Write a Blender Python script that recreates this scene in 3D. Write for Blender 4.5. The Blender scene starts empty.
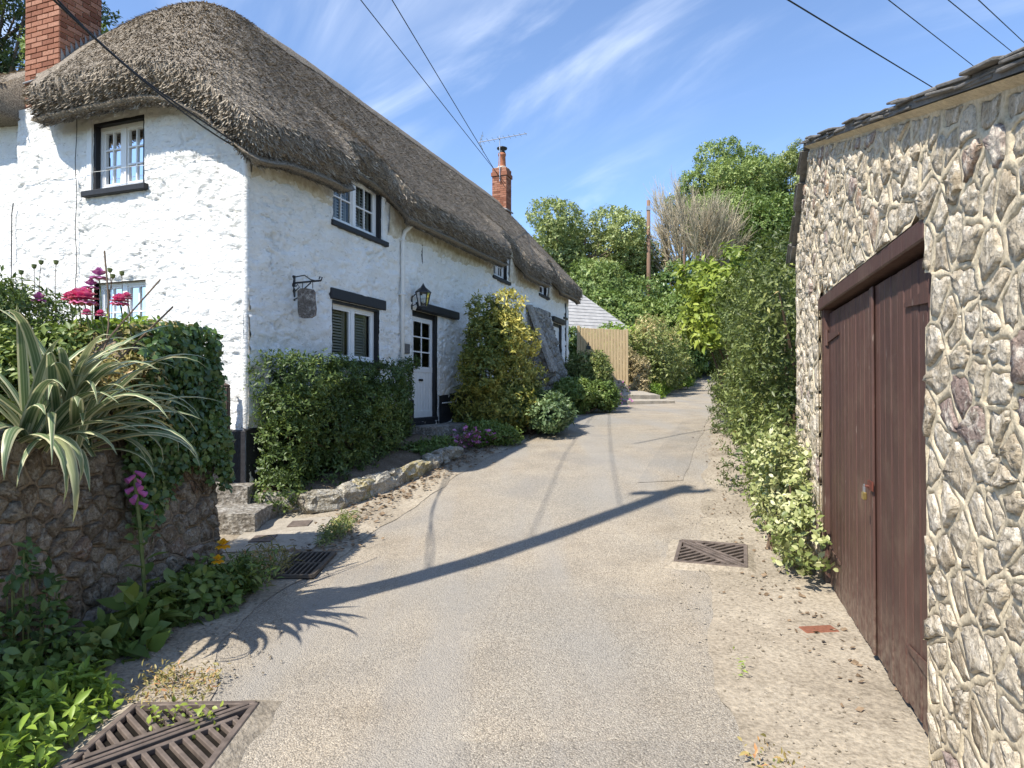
import bpy, bmesh, math, random
import numpy as np
from mathutils import Vector, Matrix

# ------------------------------------------------------------------ camera, sky, sun, exposure
SC = bpy.context.scene
COL = SC.collection
R = random.Random(11)
rng = np.random.default_rng(11)
rad = math.radians

cam_d = bpy.data.cameras.new('camera')
cam_d.sensor_width = 36.0
cam_d.lens = 36.0 * 650 / 1024
cam_d.clip_end = 3000
cam_d.clip_start = 0.05
cam = bpy.data.objects.new('camera', cam_d)
cam.location = (0, 0, 1.6)
cam.rotation_euler = (rad(90.7), 0, 0)
COL.objects.link(cam)
SC.camera = cam

SUN_EL = rad(52)
SUN_AZ = math.atan2(-.735, -.678)                 # measured from +Y towards +X
SDIR = Vector((math.sin(SUN_AZ) * math.cos(SUN_EL), math.cos(SUN_AZ) * math.cos(SUN_EL), math.sin(SUN_EL)))
sun_d = bpy.data.lights.new('sun', 'SUN')
sun_d.energy = 4.2
sun_d.angle = rad(0.53)
sun_d.color = (1.0, .93, .82)
sun = bpy.data.objects.new('sun', sun_d)
sun.rotation_euler = SDIR.to_track_quat('Z', 'Y').to_euler()
sun.location = SDIR * 60
COL.objects.link(sun)

SC.view_settings.view_transform = 'Standard'
SC.view_settings.look = 'None'
SC.view_settings.gamma = 1
SC.view_settings.exposure = 0.88
SKY_STRENGTH = 0.15

W = bpy.data.worlds.new('World')
SC.world = W
W.use_nodes = True
wn, wl = W.node_tree.nodes, W.node_tree.links
wn.clear()
def wnode(t, **k):
    n = wn.new(t)
    for a, b in k.items():
        setattr(n, a, b)
    return n
sky = wnode('ShaderNodeTexSky', sky_type='NISHITA', sun_disc=False, sun_elevation=SUN_EL, sun_rotation=SUN_AZ,
            altitude=1200, air_density=1.0, dust_density=0.1, ozone_density=5.0)
bg = wnode('ShaderNodeBackground')
bg.inputs['Strength'].default_value = SKY_STRENGTH
wout = wnode('ShaderNodeOutputWorld')
tc = wnode('ShaderNodeTexCoord')
sep = wnode('ShaderNodeSeparateXYZ')
wl.new(tc.outputs['Generated'], sep.inputs[0])
zz = wnode('ShaderNodeMath', operation='MAXIMUM'); zz.inputs[1].default_value = 0.0
wl.new(sep.outputs['Z'], zz.inputs[0])
za = wnode('ShaderNodeMath', operation='ADD'); za.inputs[1].default_value = .18
wl.new(zz.outputs[0], za.inputs[0])
dv = wnode('ShaderNodeVectorMath', operation='DIVIDE')
cmb = wnode('ShaderNodeCombineXYZ')
for i in range(3):
    wl.new(za.outputs[0], cmb.inputs[i])
wl.new(tc.outputs['Generated'], dv.inputs[0]); wl.new(cmb.outputs[0], dv.inputs[1])
def cloud_layer(rot, scale, nscale, lo, hi, loc=(0, 0, 0), det=7):
    vr = wnode('ShaderNodeVectorRotate', rotation_type='Z_AXIS'); vr.inputs['Angle'].default_value = rot
    wl.new(dv.outputs[0], vr.inputs['Vector'])
    mp = wnode('ShaderNodeMapping')
    mp.inputs['Scale'].default_value = scale
    mp.inputs['Location'].default_value = loc
    wl.new(vr.outputs[0], mp.inputs[0])
    nz = wnode('ShaderNodeTexNoise')
    nz.inputs['Scale'].default_value = nscale
    nz.inputs['Detail'].default_value = det
    nz.inputs['Roughness'].default_value = .55
    nz.inputs['Distortion'].default_value = .5
    wl.new(mp.outputs[0], nz.inputs['Vector'])
    mr = wnode('ShaderNodeMapRange', interpolation_type='SMOOTHSTEP')
    mr.inputs['From Min'].default_value = lo; mr.inputs['From Max'].default_value = hi
    wl.new(nz.outputs['Fac'], mr.inputs['Value'])
    return mr.outputs[0]
c1 = cloud_layer(rad(50), (.7, 2.6, 1), 1.5, .45, .86, (2.3, .4, 0), 9)
c2 = cloud_layer(rad(50), (.45, 1.3, 1), 1.0, .36, .66, (1.7, 3.1, 0), 4)
cm = wnode('ShaderNodeMath', operation='MULTIPLY'); wl.new(c1, cm.inputs[0]); wl.new(c2, cm.inputs[1])
cs = wnode('ShaderNodeMath', operation='MULTIPLY_ADD'); cs.inputs[1].default_value = .62; cs.inputs[2].default_value = .02
wl.new(cm.outputs[0], cs.inputs[0])
mxs = wnode('ShaderNodeMix', data_type='RGBA')
wl.new(cs.outputs[0], mxs.inputs['Factor'])
wl.new(sky.outputs[0], mxs.inputs['A'])
mxs.inputs['B'].default_value = (6.6, 6.9, 7.3, 1)
wl.new(mxs.outputs['Result'], bg.inputs['Color'])
wl.new(bg.outputs[0], wout.inputs['Surface'])

# ------------------------------------------------------------------ maths helpers
def sstep(a, b, x):
    t = np.clip((x - a) / (b - a), 0, 1)
    return t * t * (3 - 2 * t)
_T = np.random.default_rng(5).random((64, 64, 64))
def vnoise(x, y, z=0.0):
    x, y, z = np.broadcast_arrays(np.asarray(x, float), np.asarray(y, float), np.asarray(z, float))
    xi, yi, zi = np.floor(x).astype(int), np.floor(y).astype(int), np.floor(z).astype(int)
    fx, fy, fz = x - xi, y - yi, z - zi
    fx, fy, fz = [f * f * (3 - 2 * f) for f in (fx, fy, fz)]
    g = lambda a, b, c: _T[(xi + a) & 63, (yi + b) & 63, (zi + c) & 63]
    l = lambda a, b, t: a + (b - a) * t
    return l(l(l(g(0,0,0), g(1,0,0), fx), l(g(0,1,0), g(1,1,0), fx), fy),
             l(l(g(0,0,1), g(1,0,1), fx), l(g(0,1,1), g(1,1,1), fx), fy), fz)
def fbm(x, y, z=0.0, o=4):
    s, a, n = 0, .5, 0
    for i in range(o):
        s = s + a * vnoise(np.asarray(x) * 2**i + 7 * i, np.asarray(y) * 2**i + 3 * i, np.asarray(z) * 2**i)
        n += a; a *= .5
    return s / n
_J = np.random.default_rng(8).random((64, 64, 3))
def worley(x, y):
    xi, yi = np.floor(x).astype(int), np.floor(y).astype(int)
    f1 = np.full(x.shape, 9.); f2 = np.full(x.shape, 9.); cid = np.zeros(x.shape)
    for i in (-1, 0, 1):
        for j in (-1, 0, 1):
            q = _J[(xi + i) & 63, (yi + j) & 63]
            d = np.hypot(xi + i + q[..., 0] - x, yi + j + q[..., 1] - y)
            new = d < f1
            f2 = np.where(new, f1, np.minimum(f2, d))
            cid = np.where(new, q[..., 2], cid)
            f1 = np.where(new, d, f1)
    return f1, f2, cid
def unit(v):
    return v / np.maximum(np.linalg.norm(v, axis=-1, keepdims=True), 1e-9)

# ------------------------------------------------------------------ object helpers
def link(o, parent=None):
    COL.objects.link(o)
    if parent is not None:
        o.parent = parent
    return o
def mk(name, V, F, mat, parent=None, tint=None, smooth=False, pt=None):
    """one mesh object; V (n,3); F list of faces or an (m,k) array; tint per face, pt = {name: per-vertex floats}"""
    me = bpy.data.meshes.new(name)
    V = np.asarray(V, np.float32).reshape(-1, 3)
    if isinstance(F, np.ndarray):
        k = F.shape[1]
        me.vertices.add(len(V)); me.vertices.foreach_set('co', V.ravel())
        me.loops.add(F.size); me.loops.foreach_set('vertex_index', F.astype(np.int32).ravel())
        me.polygons.add(len(F))
        me.polygons.foreach_set('loop_start', np.arange(0, F.size, k, dtype=np.int32))
        me.update(calc_edges=True)
    else:
        me.from_pydata([tuple(map(float, v)) for v in V], [], [tuple(int(i) for i in f) for f in F])
        me.update()
    if tint is not None:
        at = me.attributes.new('tint', 'FLOAT', 'FACE')
        t = np.asarray(tint, np.float32)
        at.data.foreach_set('value', np.full(len(me.polygons), t, np.float32) if t.ndim == 0 else t)
    for kname, arr in (pt or {}).items():
        at = me.attributes.new(kname, 'FLOAT', 'POINT')
        at.data.foreach_set('value', np.asarray(arr, np.float32))
    if smooth:
        me.polygons.foreach_set('use_smooth', np.ones(len(me.polygons), bool))
    if mat is not None:
        me.materials.append(mat)
    o = bpy.data.objects.new(name, me)
    return link(o, parent)
def tag(o, label=None, cat=None, group=None, kind=None):
    if label: o['label'] = label
    if cat: o['category'] = cat
    if group: o['group'] = group
    if kind: o['kind'] = kind
    return o
def thing(name, label, cat, loc=(0, 0, 0), rz=0.0, group=None, rot=None):
    o = bpy.data.objects.new(name, None)
    o.empty_display_size = .2
    o.location = loc
    o.rotation_euler = rot if rot is not None else (0, 0, rz)
    link(o)
    return tag(o, label, cat, group)
class MB:
    def __init__(s):
        s.V = []; s.F = []; s.T = []
    def add(s, V, F, t=.5):
        b = len(s.V)
        s.V += [tuple(v) for v in V]
        s.F += [tuple(i + b for i in f) for f in F]
        s.T += [t] * len(F)
        return s
    def box(s, a, b, t=.5, bev=0.0, M=None):
        (x0, y0, z0), (x1, y1, z1) = a, b
        x0, x1 = min(x0, x1), max(x0, x1); y0, y1 = min(y0, y1), max(y0, y1); z0, z1 = min(z0, z1), max(z0, z1)
        if bev <= 0:
            V = [(x0,y0,z0),(x1,y0,z0),(x1,y1,z0),(x0,y1,z0),(x0,y0,z1),(x1,y0,z1),(x1,y1,z1),(x0,y1,z1)]
            F = [(0,3,2,1),(4,5,6,7),(0,1,5,4),(1,2,6,5),(2,3,7,6),(3,0,4,7)]
        else:
            e = min(bev, (x1-x0)*.45, (y1-y0)*.45, (z1-z0)*.45)
            bm = bmesh.new()
            bmesh.ops.create_cube(bm, size=1)
            for v in bm.verts:
                v.co = Vector(((x0+x1)/2 + v.co.x*(x1-x0), (y0+y1)/2 + v.co.y*(y1-y0), (z0+z1)/2 + v.co.z*(z1-z0)))
            bmesh.ops.bevel(bm, geom=list(bm.edges), offset=e, segments=1, affect='EDGES', profile=.5)
            bm.verts.index_update()
            V = [tuple(v.co) for v in bm.verts]; F = [[v.index for v in f.verts] for f in bm.faces]
            bm.free()
        if M is not None:
            V = [tuple(M @ Vector(v)) for v in V]
        return s.add(V, F, t)
    def tube(s, path, r, n=8, cap=True, t=.5):
        P = [Vector(p) for p in path]
        rr = r if hasattr(r, '__len__') else [r] * len(P)
        V, F = [], []
        for i, p in enumerate(P):
            d = (P[min(i+1, len(P)-1)] - P[max(i-1, 0)]).normalized()
            a = d.cross(Vector((0, 0, 1)) if abs(d.z) < .95 else Vector((1, 0, 0))).normalized()
            b = d.cross(a)
            for k in range(n):
                w = 2 * math.pi * k / n
                V.append(p + (a * math.cos(w) + b * math.sin(w)) * rr[i])
        for i in range(len(P) - 1):
            for k in range(n):
                F.append((i*n+k, i*n+(k+1) % n, (i+1)*n+(k+1) % n, (i+1)*n+k))
        if cap:
            F.append(tuple(range(n))[::-1]); F.append(tuple((len(P)-1)*n + k for k in range(n)))
        return s.add(V, F, t)
    def lathe(s, prof, c=(0, 0, 0), n=14, t=.5, ax=None):
        V, F = [], []
        for (r, z) in prof:
            for k in range(n):
                w = 2 * math.pi * k / n
                V.append((c[0] + r*math.cos(w), c[1] + r*math.sin(w), c[2] + z))
        for i in range(len(prof) - 1):
            for k in range(n):
                F.append((i*n+k, i*n+(k+1) % n, (i+1)*n+(k+1) % n, (i+1)*n+k))
        F.append(tuple(range(n))[::-1]); F.append(tuple((len(prof)-1)*n + k for k in range(n)))
        return s.add(V, F, t)
    def build(s, name, mat, parent=None, f=None, smooth=False):
        V = [f(v) for v in s.V] if f else s.V
        return mk(name, V, s.F, mat, parent, tint=np.array(s.T), smooth=smooth)

# ------------------------------------------------------------------ materials
class Mat:
    def __init__(s, name, rough=.8, spec=.3):
        s.m = bpy.data.materials.new(name); s.m.use_nodes = True
        s.n, s.l = s.m.node_tree.nodes, s.m.node_tree.links
        s.b = s.n['Principled BSDF']
        s.b.inputs['Roughness'].default_value = rough
        s.b.inputs['Specular IOR Level'].default_value = spec
        g = s.n.new('ShaderNodeNewGeometry'); s.pos = g.outputs['Position']
        s.geo = g
    def mapped(s, scale=(1, 1, 1), rot=(0, 0, 0), src=None):
        mp = s.n.new('ShaderNodeMapping')
        mp.inputs['Scale'].default_value = scale; mp.inputs['Rotation'].default_value = rot
        s.l.new(src or s.pos, mp.inputs[0]); return mp.outputs[0]
    def noise(s, scale, det=4, rough=.55, vec=None, dist=0):
        n = s.n.new('ShaderNodeTexNoise')
        n.inputs['Scale'].default_value = scale; n.inputs['Detail'].default_value = det
        n.inputs['Roughness'].default_value = rough; n.inputs['Distortion'].default_value = dist
        s.l.new(vec or s.pos, n.inputs['Vector']); return n.outputs['Fac']
    def voro(s, scale, feat='F1', vec=None, out='Distance'):
        n = s.n.new('ShaderNodeTexVoronoi'); n.feature = feat
        n.inputs['Scale'].default_value = scale
        s.l.new(vec or s.pos, n.inputs['Vector']); return n.outputs[out]
    def attr(s, name):
        n = s.n.new('ShaderNodeAttribute'); n.attribute_name = name; return n.outputs['Fac']
    def ramp(s, fac, stops, interp='LINEAR'):
        n = s.n.new('ShaderNodeValToRGB'); cr = n.color_ramp; cr.interpolation = interp
        while len(cr.elements) < len(stops): cr.elements.new(.5)
        for e, (p, c) in zip(cr.elements, stops):
            e.position = p; e.color = (*c, 1) if len(c) == 3 else c
        s.l.new(fac, n.inputs[0]); return n.outputs[0]
    def gray(s, fac, lo, hi):
        n = s.n.new('ShaderNodeMapRange'); n.inputs['From Min'].default_value = lo; n.inputs['From Max'].default_value = hi
        s.l.new(fac, n.inputs['Value']); return n.outputs[0]
    def mix(s, fac, a, b, mode='MIX'):
        n = s.n.new('ShaderNodeMix'); n.data_type = 'RGBA'; n.blend_type = mode
        for key, v in (('Factor', fac), ('A', a), ('B', b)):
            if hasattr(v, 'links'): s.l.new(v, n.inputs[key])
            elif key == 'Factor': n.inputs[key].default_value = v
            else: n.inputs[key].default_value = (*v, 1)
        return n.outputs['Result']
    def math(s, op, a, b=0.0):
        n = s.n.new('ShaderNodeMath'); n.operation = op
        for i, v in enumerate((a, b)):
            if hasattr(v, 'links'): s.l.new(v, n.inputs[i])
            else: n.inputs[i].default_value = v
        return n.outputs[0]
    def col(s, c):
        if hasattr(c, 'links'): s.l.new(c, s.b.inputs['Base Color'])
        else: s.b.inputs['Base Color'].default_value = (*c, 1)
        return s
    def bump(s, h, strength=.5, dist=.01, prev=None):
        n = s.n.new('ShaderNodeBump'); n.inputs['Strength'].default_value = strength; n.inputs['Distance'].default_value = dist
        s.l.new(h, n.inputs['Height'])
        if prev is not None: s.l.new(prev, n.inputs['Normal'])
        s.l.new(n.outputs[0], s.b.inputs['Normal']); return n.outputs[0]
    def rough(s, v):
        s.l.new(v, s.b.inputs['Roughness']); return s

LEAF_GAIN = 1.95
def leaf_mat(name, stops, trans=.35, rough=.45, spec=.4):
    m = Mat(name, rough, spec)
    c = m.ramp(m.attr('tint'), [(p, tuple(min(.8, v*LEAF_GAIN) for v in q)) for p, q in stops])
    m.col(c)
    tr = m.n.new('ShaderNodeBsdfTranslucent')
    tc = m.mix(.5, c, (.22, .34, .03), 'ADD') if False else m.mix(.35, c, (.30, .42, .05))
    m.l.new(tc, tr.inputs['Color'])
    mx = m.n.new('ShaderNodeMixShader'); mx.inputs[0].default_value = trans*.62
    out = m.n['Material Output']
    m.l.new(m.b.outputs[0], mx.inputs[1]); m.l.new(tr.outputs[0], mx.inputs[2]); m.l.new(mx.outputs[0], out.inputs['Surface'])
    return m.m
def plain(name, c, rough=.6, spec=.3, var=.15, scale=8, bump=0.0, bs=60, metal=0.0, bd=.004):
    m = Mat(name, rough, spec)
    n = m.noise(scale, 5)
    m.col(m.ramp(n, [(.3, tuple(x*(1-var) for x in c)), (.7, tuple(min(1, x*(1+var)) for x in c))]))
    m.b.inputs['Metallic'].default_value = metal
    if bump: m.bump(m.noise(bs, 4), bump, bd)
    return m.m

def m_road(name='road_asphalt', k=1.0):
    m = Mat(name, .85, .25)
    big = m.noise(.35, 4); mid = m.noise(2.2, 5); agg = m.voro(120); agg2 = m.noise(160, 2, .6)
    v2 = m.voro(120, out='Color')
    base = m.ramp(mid, [(.25, (.33, .293, .24)), (.5, (.42, .375, .31)), (.78, (.50, .45, .37))])
    base = m.mix(m.gray(big, .40, .62), base, (.35, .335, .305))
    sp = m.n.new('ShaderNodeSeparateColor'); m.l.new(v2, sp.inputs[0])
    st = m.ramp(sp.outputs[0], [(0, (.50, .49, .47)), (.15, (.72, .71, .69)), (.5, (1, .98, .95)), (.85, (1.12, 1.1, 1.05)), (1, (1.5, 1.47, 1.4))])
    base = m.mix(.85, base, st, 'MULTIPLY')
    gap = m.ramp(agg, [(.25, (1, 1, 1)), (.62, (.66, .63, .59))])
    base = m.mix(.8, base, gap, 'MULTIPLY')
    # worn wheel bands, dusty patches and a darker old repair
    st2 = m.noise(1.0, 4, .5, vec=m.mapped((1.6, .22, 1), (0, 0, .34)))
    base = m.mix(m.math('MULTIPLY', m.gray(st2, .48, .66), .6), base, (.30, .285, .26), 'MIX')
    pt = m.noise(.55, 2, .4, dist=.6)
    base = m.mix(m.math('MULTIPLY', m.gray(pt, .60, .63), .22), base, (.22, .21, .20))
    if k != 1: base = m.mix(1.0, base, (k, k*1.01, k*1.03), 'MULTIPLY')
    m.col(base)
    h = m.math('SUBTRACT', m.math('MULTIPLY', agg2, .5), agg)
    b1 = m.bump(h, .9, .006)
    m.bump(m.noise(9, 4), .35, .02, b1)
    return m.m
def m_dirt(name, c0, c1, c2, sc=1.0, peb=True):
    m = Mat(name, .95, .1)
    a = m.noise(1.6 * sc, 6, .6); b = m.noise(38 * sc, 4, .65)
    base = m.ramp(a, [(.28, c0), (.5, c1), (.72, c2)])
    base = m.mix(.75, base, m.ramp(b, [(.3, (.45, .43, .4)), (.55, (1, 1, 1)), (.75, (1.35, 1.3, 1.2))]), 'MULTIPLY')
    if peb:
        v = m.voro(60 * sc); sp = m.gray(v, .22, .12)
        base = m.mix(m.math('MULTIPLY', sp, m.gray(a, .45, .6)), base, (.42, .39, .34))
    m.col(base)
    b1 = m.bump(b, .8, .012)
    m.bump(m.noise(7, 5), .5, .05, b1)
    return m.m
def m_plaster():
    m = Mat('limewash_plaster', .9, .15)
    n = m.noise(1.1, 6, .6); f = m.noise(26, 5, .65); g = m.noise(7, 5, .6)
    base = m.ramp(n, [(.3, (.72, .71, .67)), (.55, (.80, .795, .765)), (.8, (.83, .83, .81))])
    d = m.gray(g, .60, .74)
    base = m.mix(m.math('MULTIPLY', d, .35), base, (.50, .46, .38))
    fl = m.noise(13, 5, .62, vec=m.mapped((1, 1, 1.9)), dist=.6)
    base = m.mix(m.math('MULTIPLY', m.gray(fl, .60, .68), .55), base, (.33, .31, .28))  # dark flecks in the pits: dirt, plus relief shade painted into the colour
    m.col(base)
    b1 = m.bump(fl, .9, -.03)
    b2 = m.bump(f, .7, .014, b1)
    m.bump(m.noise(90, 3), .4, .005, b2)
    return m.m
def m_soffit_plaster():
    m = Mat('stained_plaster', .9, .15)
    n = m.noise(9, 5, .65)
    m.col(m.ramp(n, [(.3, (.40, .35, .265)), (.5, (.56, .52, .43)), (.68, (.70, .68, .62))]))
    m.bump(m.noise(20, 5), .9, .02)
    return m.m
def m_thatch():
    m = Mat('thatch', .95, .1)
    t = m.attr('tint'); n = m.noise(3.0, 5, .6); f = m.noise(55, 3, .7)
    c = m.ramp(f, [(.30, (0.057, 0.048, 0.038)), (.46, (0.205, 0.172, 0.135)), (.66, (0.394, 0.340, 0.271))])
    c = m.mix(m.gray(n, .38, .66), c, m.ramp(f, [(.3, (0.082, 0.068, 0.053)), (.52, (0.254, 0.221, 0.180)), (.8, (0.402, 0.353, 0.295))]))
    m.col(c)
    m.bump(f, .8, .02)
    return m.m
def m_straw():
    m = Mat('straw', .9, .12)
    t = m.attr('tint'); n = m.noise(1.6, 5, .6)
    c = m.ramp(t, [(0, (0.102, 0.089, 0.072)), (.3, (0.303, 0.256, 0.197)), (.65, (0.492, 0.422, 0.328)), (1, (0.640, 0.566, 0.455))])
    c = m.mix(m.gray(n, .40, .68), c, m.ramp(t, [(0, (0.066, 0.054, 0.043)), (.5, (0.271, 0.230, 0.176)), (1, (0.476, 0.414, 0.328))]))
    m.col(c)
    return m.m
def m_stone(name, stops, pit=.5, bump=1.0, bd=.03, sc=1.0, patch=(.80, .77, .70)):
    m = Mat(name, .92, .18)
    t = m.attr('tint')
    base = m.ramp(t, stops)
    a = m.noise(14 * sc, 6, .68, dist=.4); b = m.noise(60 * sc, 4, .7)
    base = m.mix(m.gray(a, .48, .60), base, m.mix(.85, base, patch))
    base = m.mix(.9, base, m.ramp(b, [(.32, (pit, pit*.97, pit*.92)), (.52, (1, 1, 1)), (.75, (1.15, 1.13, 1.1))]), 'MULTIPLY')
    dk = m.noise(5 * sc, 4, .6)
    base = m.mix(m.gray(dk, .60, .72), base, m.mix(.6, base, (.16, .13, .11)))
    m.col(base)
    b1 = m.bump(a, bump, bd)
    b1 = m.bump(m.voro(19 * sc, vec=m.mapped((1, 1, 1.3))), bump*.8, bd, b1)
    b2 = m.bump(m.noise(32 * sc, 5, .7), bump, bd * .7, b1)
    m.bump(b, bump * .8, bd * .35, b2)
    return m.m
def m_mortar(name, c, var=.25, bd=.02):
    m = Mat(name, .95, .1)
    a = m.noise(9, 6, .65); b = m.noise(70, 4, .65)
    base = m.ramp(a, [(.3, tuple(x*(1-var) for x in c)), (.7, tuple(x*(1+var) for x in c))])
    base = m.mix(.7, base, m.ramp(b, [(.3, (.6, .58, .55)), (.55, (1, 1, 1))]), 'MULTIPLY')
    m.col(base)
    b1 = m.bump(a, .8, bd); m.bump(b, .6, .006, b1)
    return m.m
def m_brick():
    m = Mat('brick', .9, .15)
    t = m.attr('tint'); f = m.noise(45, 4, .65)
    base = m.ramp(t, [(0, (.20, .085, .055)), (.5, (.31, .14, .09)), (1, (.40, .21, .145))])
    base = m.mix(.7, base, m.ramp(f, [(.3, (.6, .58, .55)), (.6, (1.05, 1.02, 1))]), 'MULTIPLY')
    m.col(base); m.bump(f, .5, .006)
    return m.m
def m_paintwood(name, c, wear=(.3, .25, .2), amt=.25, rough=.5, sc=1.0, spec=.35):
    m = Mat(name, rough, spec)
    v = m.mapped((14*sc, 14*sc, 1.2*sc))
    a = m.noise(3.0, 6, .6, vec=v); b = m.noise(4, 5)
    base = m.ramp(a, [(.3, tuple(x*.78 for x in c)), (.7, tuple(x*1.18 for x in c))])
    base = m.mix(m.math('MULTIPLY', m.gray(m.math('MULTIPLY', a, b), .36, .46), amt), base, wear)
    m.col(base); m.bump(a, .35, .006)
    return m.m
def m_glass():
    m = Mat('window_glass', .05, .5)
    m.b.inputs['Base Color'].default_value = (.012, .014, .016, 1)
    tr = m.n.new('ShaderNodeBsdfTransparent'); tr.inputs['Color'].default_value = (.82, .86, .86, 1)
    gl = m.n.new('ShaderNodeBsdfGlossy'); gl.inputs['Roughness'].default_value = .03
    lw = m.n.new('ShaderNodeFresnel'); lw.inputs['IOR'].default_value = 1.52
    bp = m.n.new('ShaderNodeBump'); bp.inputs['Strength'].default_value = .05; bp.inputs['Distance'].default_value = .02
    m.l.new(m.noise(2.5, 2), bp.inputs['Height']); m.l.new(bp.outputs[0], gl.inputs['Normal'])
    mx = m.n.new('ShaderNodeMixShader')
    m.l.new(lw.outputs[0], mx.inputs[0]); m.l.new(tr.outputs[0], mx.inputs[1]); m.l.new(gl.outputs[0], mx.inputs[2])
    m.l.new(mx.outputs[0], m.n['Material Output'].inputs['Surface'])
    return m.m
def m_flax():
    m = Mat('flax_leaf', .42, .45)
    u = m.attr('across'); t = m.attr('tint')
    n = m.noise(60, 2)
    c = m.ramp(u, [(0, (.56, .53, .30)), (.15, (.62, .60, .38)), (.21, (.15, .21, .09)), (.36, (.12, .18, .08)), (.42, (.30, .35, .19)), (.47, (.12, .18, .08)),
                   (.62, (.13, .19, .085)), (.68, (.33, .38, .21)), (.74, (.13, .19, .085)), (.80, (.17, .23, .10)), (.86, (.62, .60, .38)), (1, (.54, .51, .28))])
    c = m.mix(m.math('MULTIPLY', m.gray(t, .7, .95), .6), c, (.40, .40, .20))
    c = m.mix(m.gray(m.noise(5, 4), .68, .8), c, (.33, .26, .14))
    m.col(c)
    tr = m.n.new('ShaderNodeBsdfTranslucent'); m.l.new(c, tr.inputs['Color'])
    mx = m.n.new('ShaderNodeMixShader'); mx.inputs[0].default_value = .22
    m.l.new(m.b.outputs[0], mx.inputs[1]); m.l.new(tr.outputs[0], mx.inputs[2]); m.l.new(mx.outputs[0], m.n['Material Output'].inputs['Surface'])
    return m.m

M = {}
M['road'] = m_road()
M['road_old'] = m_road('old_repair_asphalt', .90)
M['verge'] = m_dirt('sandy_concrete_verge', (.25, .215, .165), (.35, .305, .24), (.43, .38, .30))
M['soil'] = m_dirt('dry_soil', (.09, .07, .05), (.16, .125, .09), (.24, .195, .145))
M['ground'] = m_dirt('rough_ground', (.05, .065, .022), (.085, .085, .035), (.14, .115, .06), .6, False)
M['plaster'] = m_plaster()
M['soffit'] = m_soffit_plaster()
M['thatch'] = m_thatch()
M['straw'] = m_straw()
M['gstone'] = m_stone('garage_stone', [(0, (.40, .33, .235)), (.25, (.52, .44, .325)), (.6, (.61, .525, .395)), (.86, (.68, .595, .465)), (.90, (.40, .26, .17)), (.95, (.42, .34, .30)), (1, (.30, .22, .19))], .5, .9, .024, patch=(.78, .71, .595))
M['gmortar'] = m_mortar('lime_mortar', (.60, .515, .37), .2)
M['wstone'] = m_stone('garden_wall_stone', [(0, (.20, .16, .115)), (.3, (.28, .225, .165)), (.6, (.35, .295, .225)), (.84, (.41, .36, .29)), (.9, (.34, .20, .13)), (1, (.52, .49, .43))], .5, 1.0, .03, patch=(.50, .46, .39))
M['wmortar'] = m_mortar('earth_mortar', (.29, .235, .17), .35, .05)
M['rock'] = m_stone('limestone_rock', [(0, (.30, .27, .21)), (.5, (.42, .385, .31)), (.8, (.48, .45, .38)), (1, (.42, .355, .175))], .5, 1.0, .03, patch=(.58, .56, .50))
M['bstone'] = m_stone('buttress_stone', [(0, (.22, .20, .17)), (.5, (.33, .30, .26)), (1, (.46, .43, .38))], .5, .9, .03, patch=(.50, .48, .44))
M['brick'] = m_brick()
M['bmortar'] = m_mortar('brick_mortar', (.52, .45, .36), .15, .004)
M['white'] = plain('white_gloss_paint', (.78, .78, .77), .35, .4, .04, 5)
M['blackwood'] = m_paintwood('black_painted_timber', (.018, .018, .02), (.08, .075, .07), .3, .55)
M['blackplinth'] = plain('black_tar_paint', (.022, .022, .026), .6, .35, .3, 6, .5, 22, bd=.02)
def m_doorpaint():
    m = Mat('brown_paint', .5, .4)
    a = m.noise(3.0, 6, .6, vec=m.mapped((16, 16, 1.0))); b = m.noise(3, 5, .6); t = m.attr('tint')
    base = m.ramp(a, [(.28, (.060, .031, .025)), (.55, (.088, .044, .034)), (.8, (.115, .060, .046))])
    base = m.mix(.8, base, m.ramp(t, [(0, (.72, .72, .74)), (.5, (1, 1, 1)), (1, (1.25, 1.22, 1.2))]), 'MULTIPLY')
    base = m.mix(m.math('MULTIPLY', m.gray(b, .52, .72), .4), base, (.15, .095, .075))
    sp = m.n.new('ShaderNodeSeparateXYZ'); m.l.new(m.pos, sp.inputs[0])
    low = m.math('MULTIPLY', m.gray(sp.outputs[2], .55, .03), m.gray(m.noise(22, 5, .65), .40, .62))
    base = m.mix(m.math('MULTIPLY', low, .6), base, (.27, .215, .16))
    fl = m.noise(30, 5, .65, vec=m.mapped((1, 1, .25)))
    base = m.mix(m.math('MULTIPLY', m.gray(fl, .66, .70), .6), base, (.24, .19, .16))
    m.col(base); m.bump(a, .6, .008); m.rough(m.gray(b, 1.4, -.2))
    return m.m
M['brownpaint'] = m_doorpaint()
M['gatewood'] = m_paintwood('weathered_softwood', (.42, .32, .185), (.30, .22, .13), .3, .8)
M['oldwood'] = m_paintwood('grey_old_wood', (.085, .06, .045), (.2, .17, .14), .4, .85)
M['polewood'] = m_paintwood('creosoted_pole', (.20, .125, .085), (.28, .22, .17), .3, .9, .4)
M['iron'] = plain('black_iron', (.018, .018, .019), .5, .5, .3, 20, .3, 90)
M['rustiron'] = plain('rusty_cast_iron', (.16, .128, .108), .75, .35, .35, 14, .6, 70, .35, .004)
M['steelgrate'] = plain('worn_grate_iron', (.115, .098, .085), .6, .45, .3, 14, .5, 70, .5, .003)
M['pit'] = plain('gully_shade_paint', (.016, .014, .012), .95, .05, .3, 20)  # near-black sheet over the road paints the darkness of an uncut drain hole
M['glass'] = m_glass()
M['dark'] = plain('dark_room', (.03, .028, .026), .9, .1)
M['blind'] = plain('cream_slats', (.62, .60, .55), .5, .3, .06)
M['lead'] = plain('lead_flashing', (.30, .295, .29), .7, .4, .12, 10)
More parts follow.
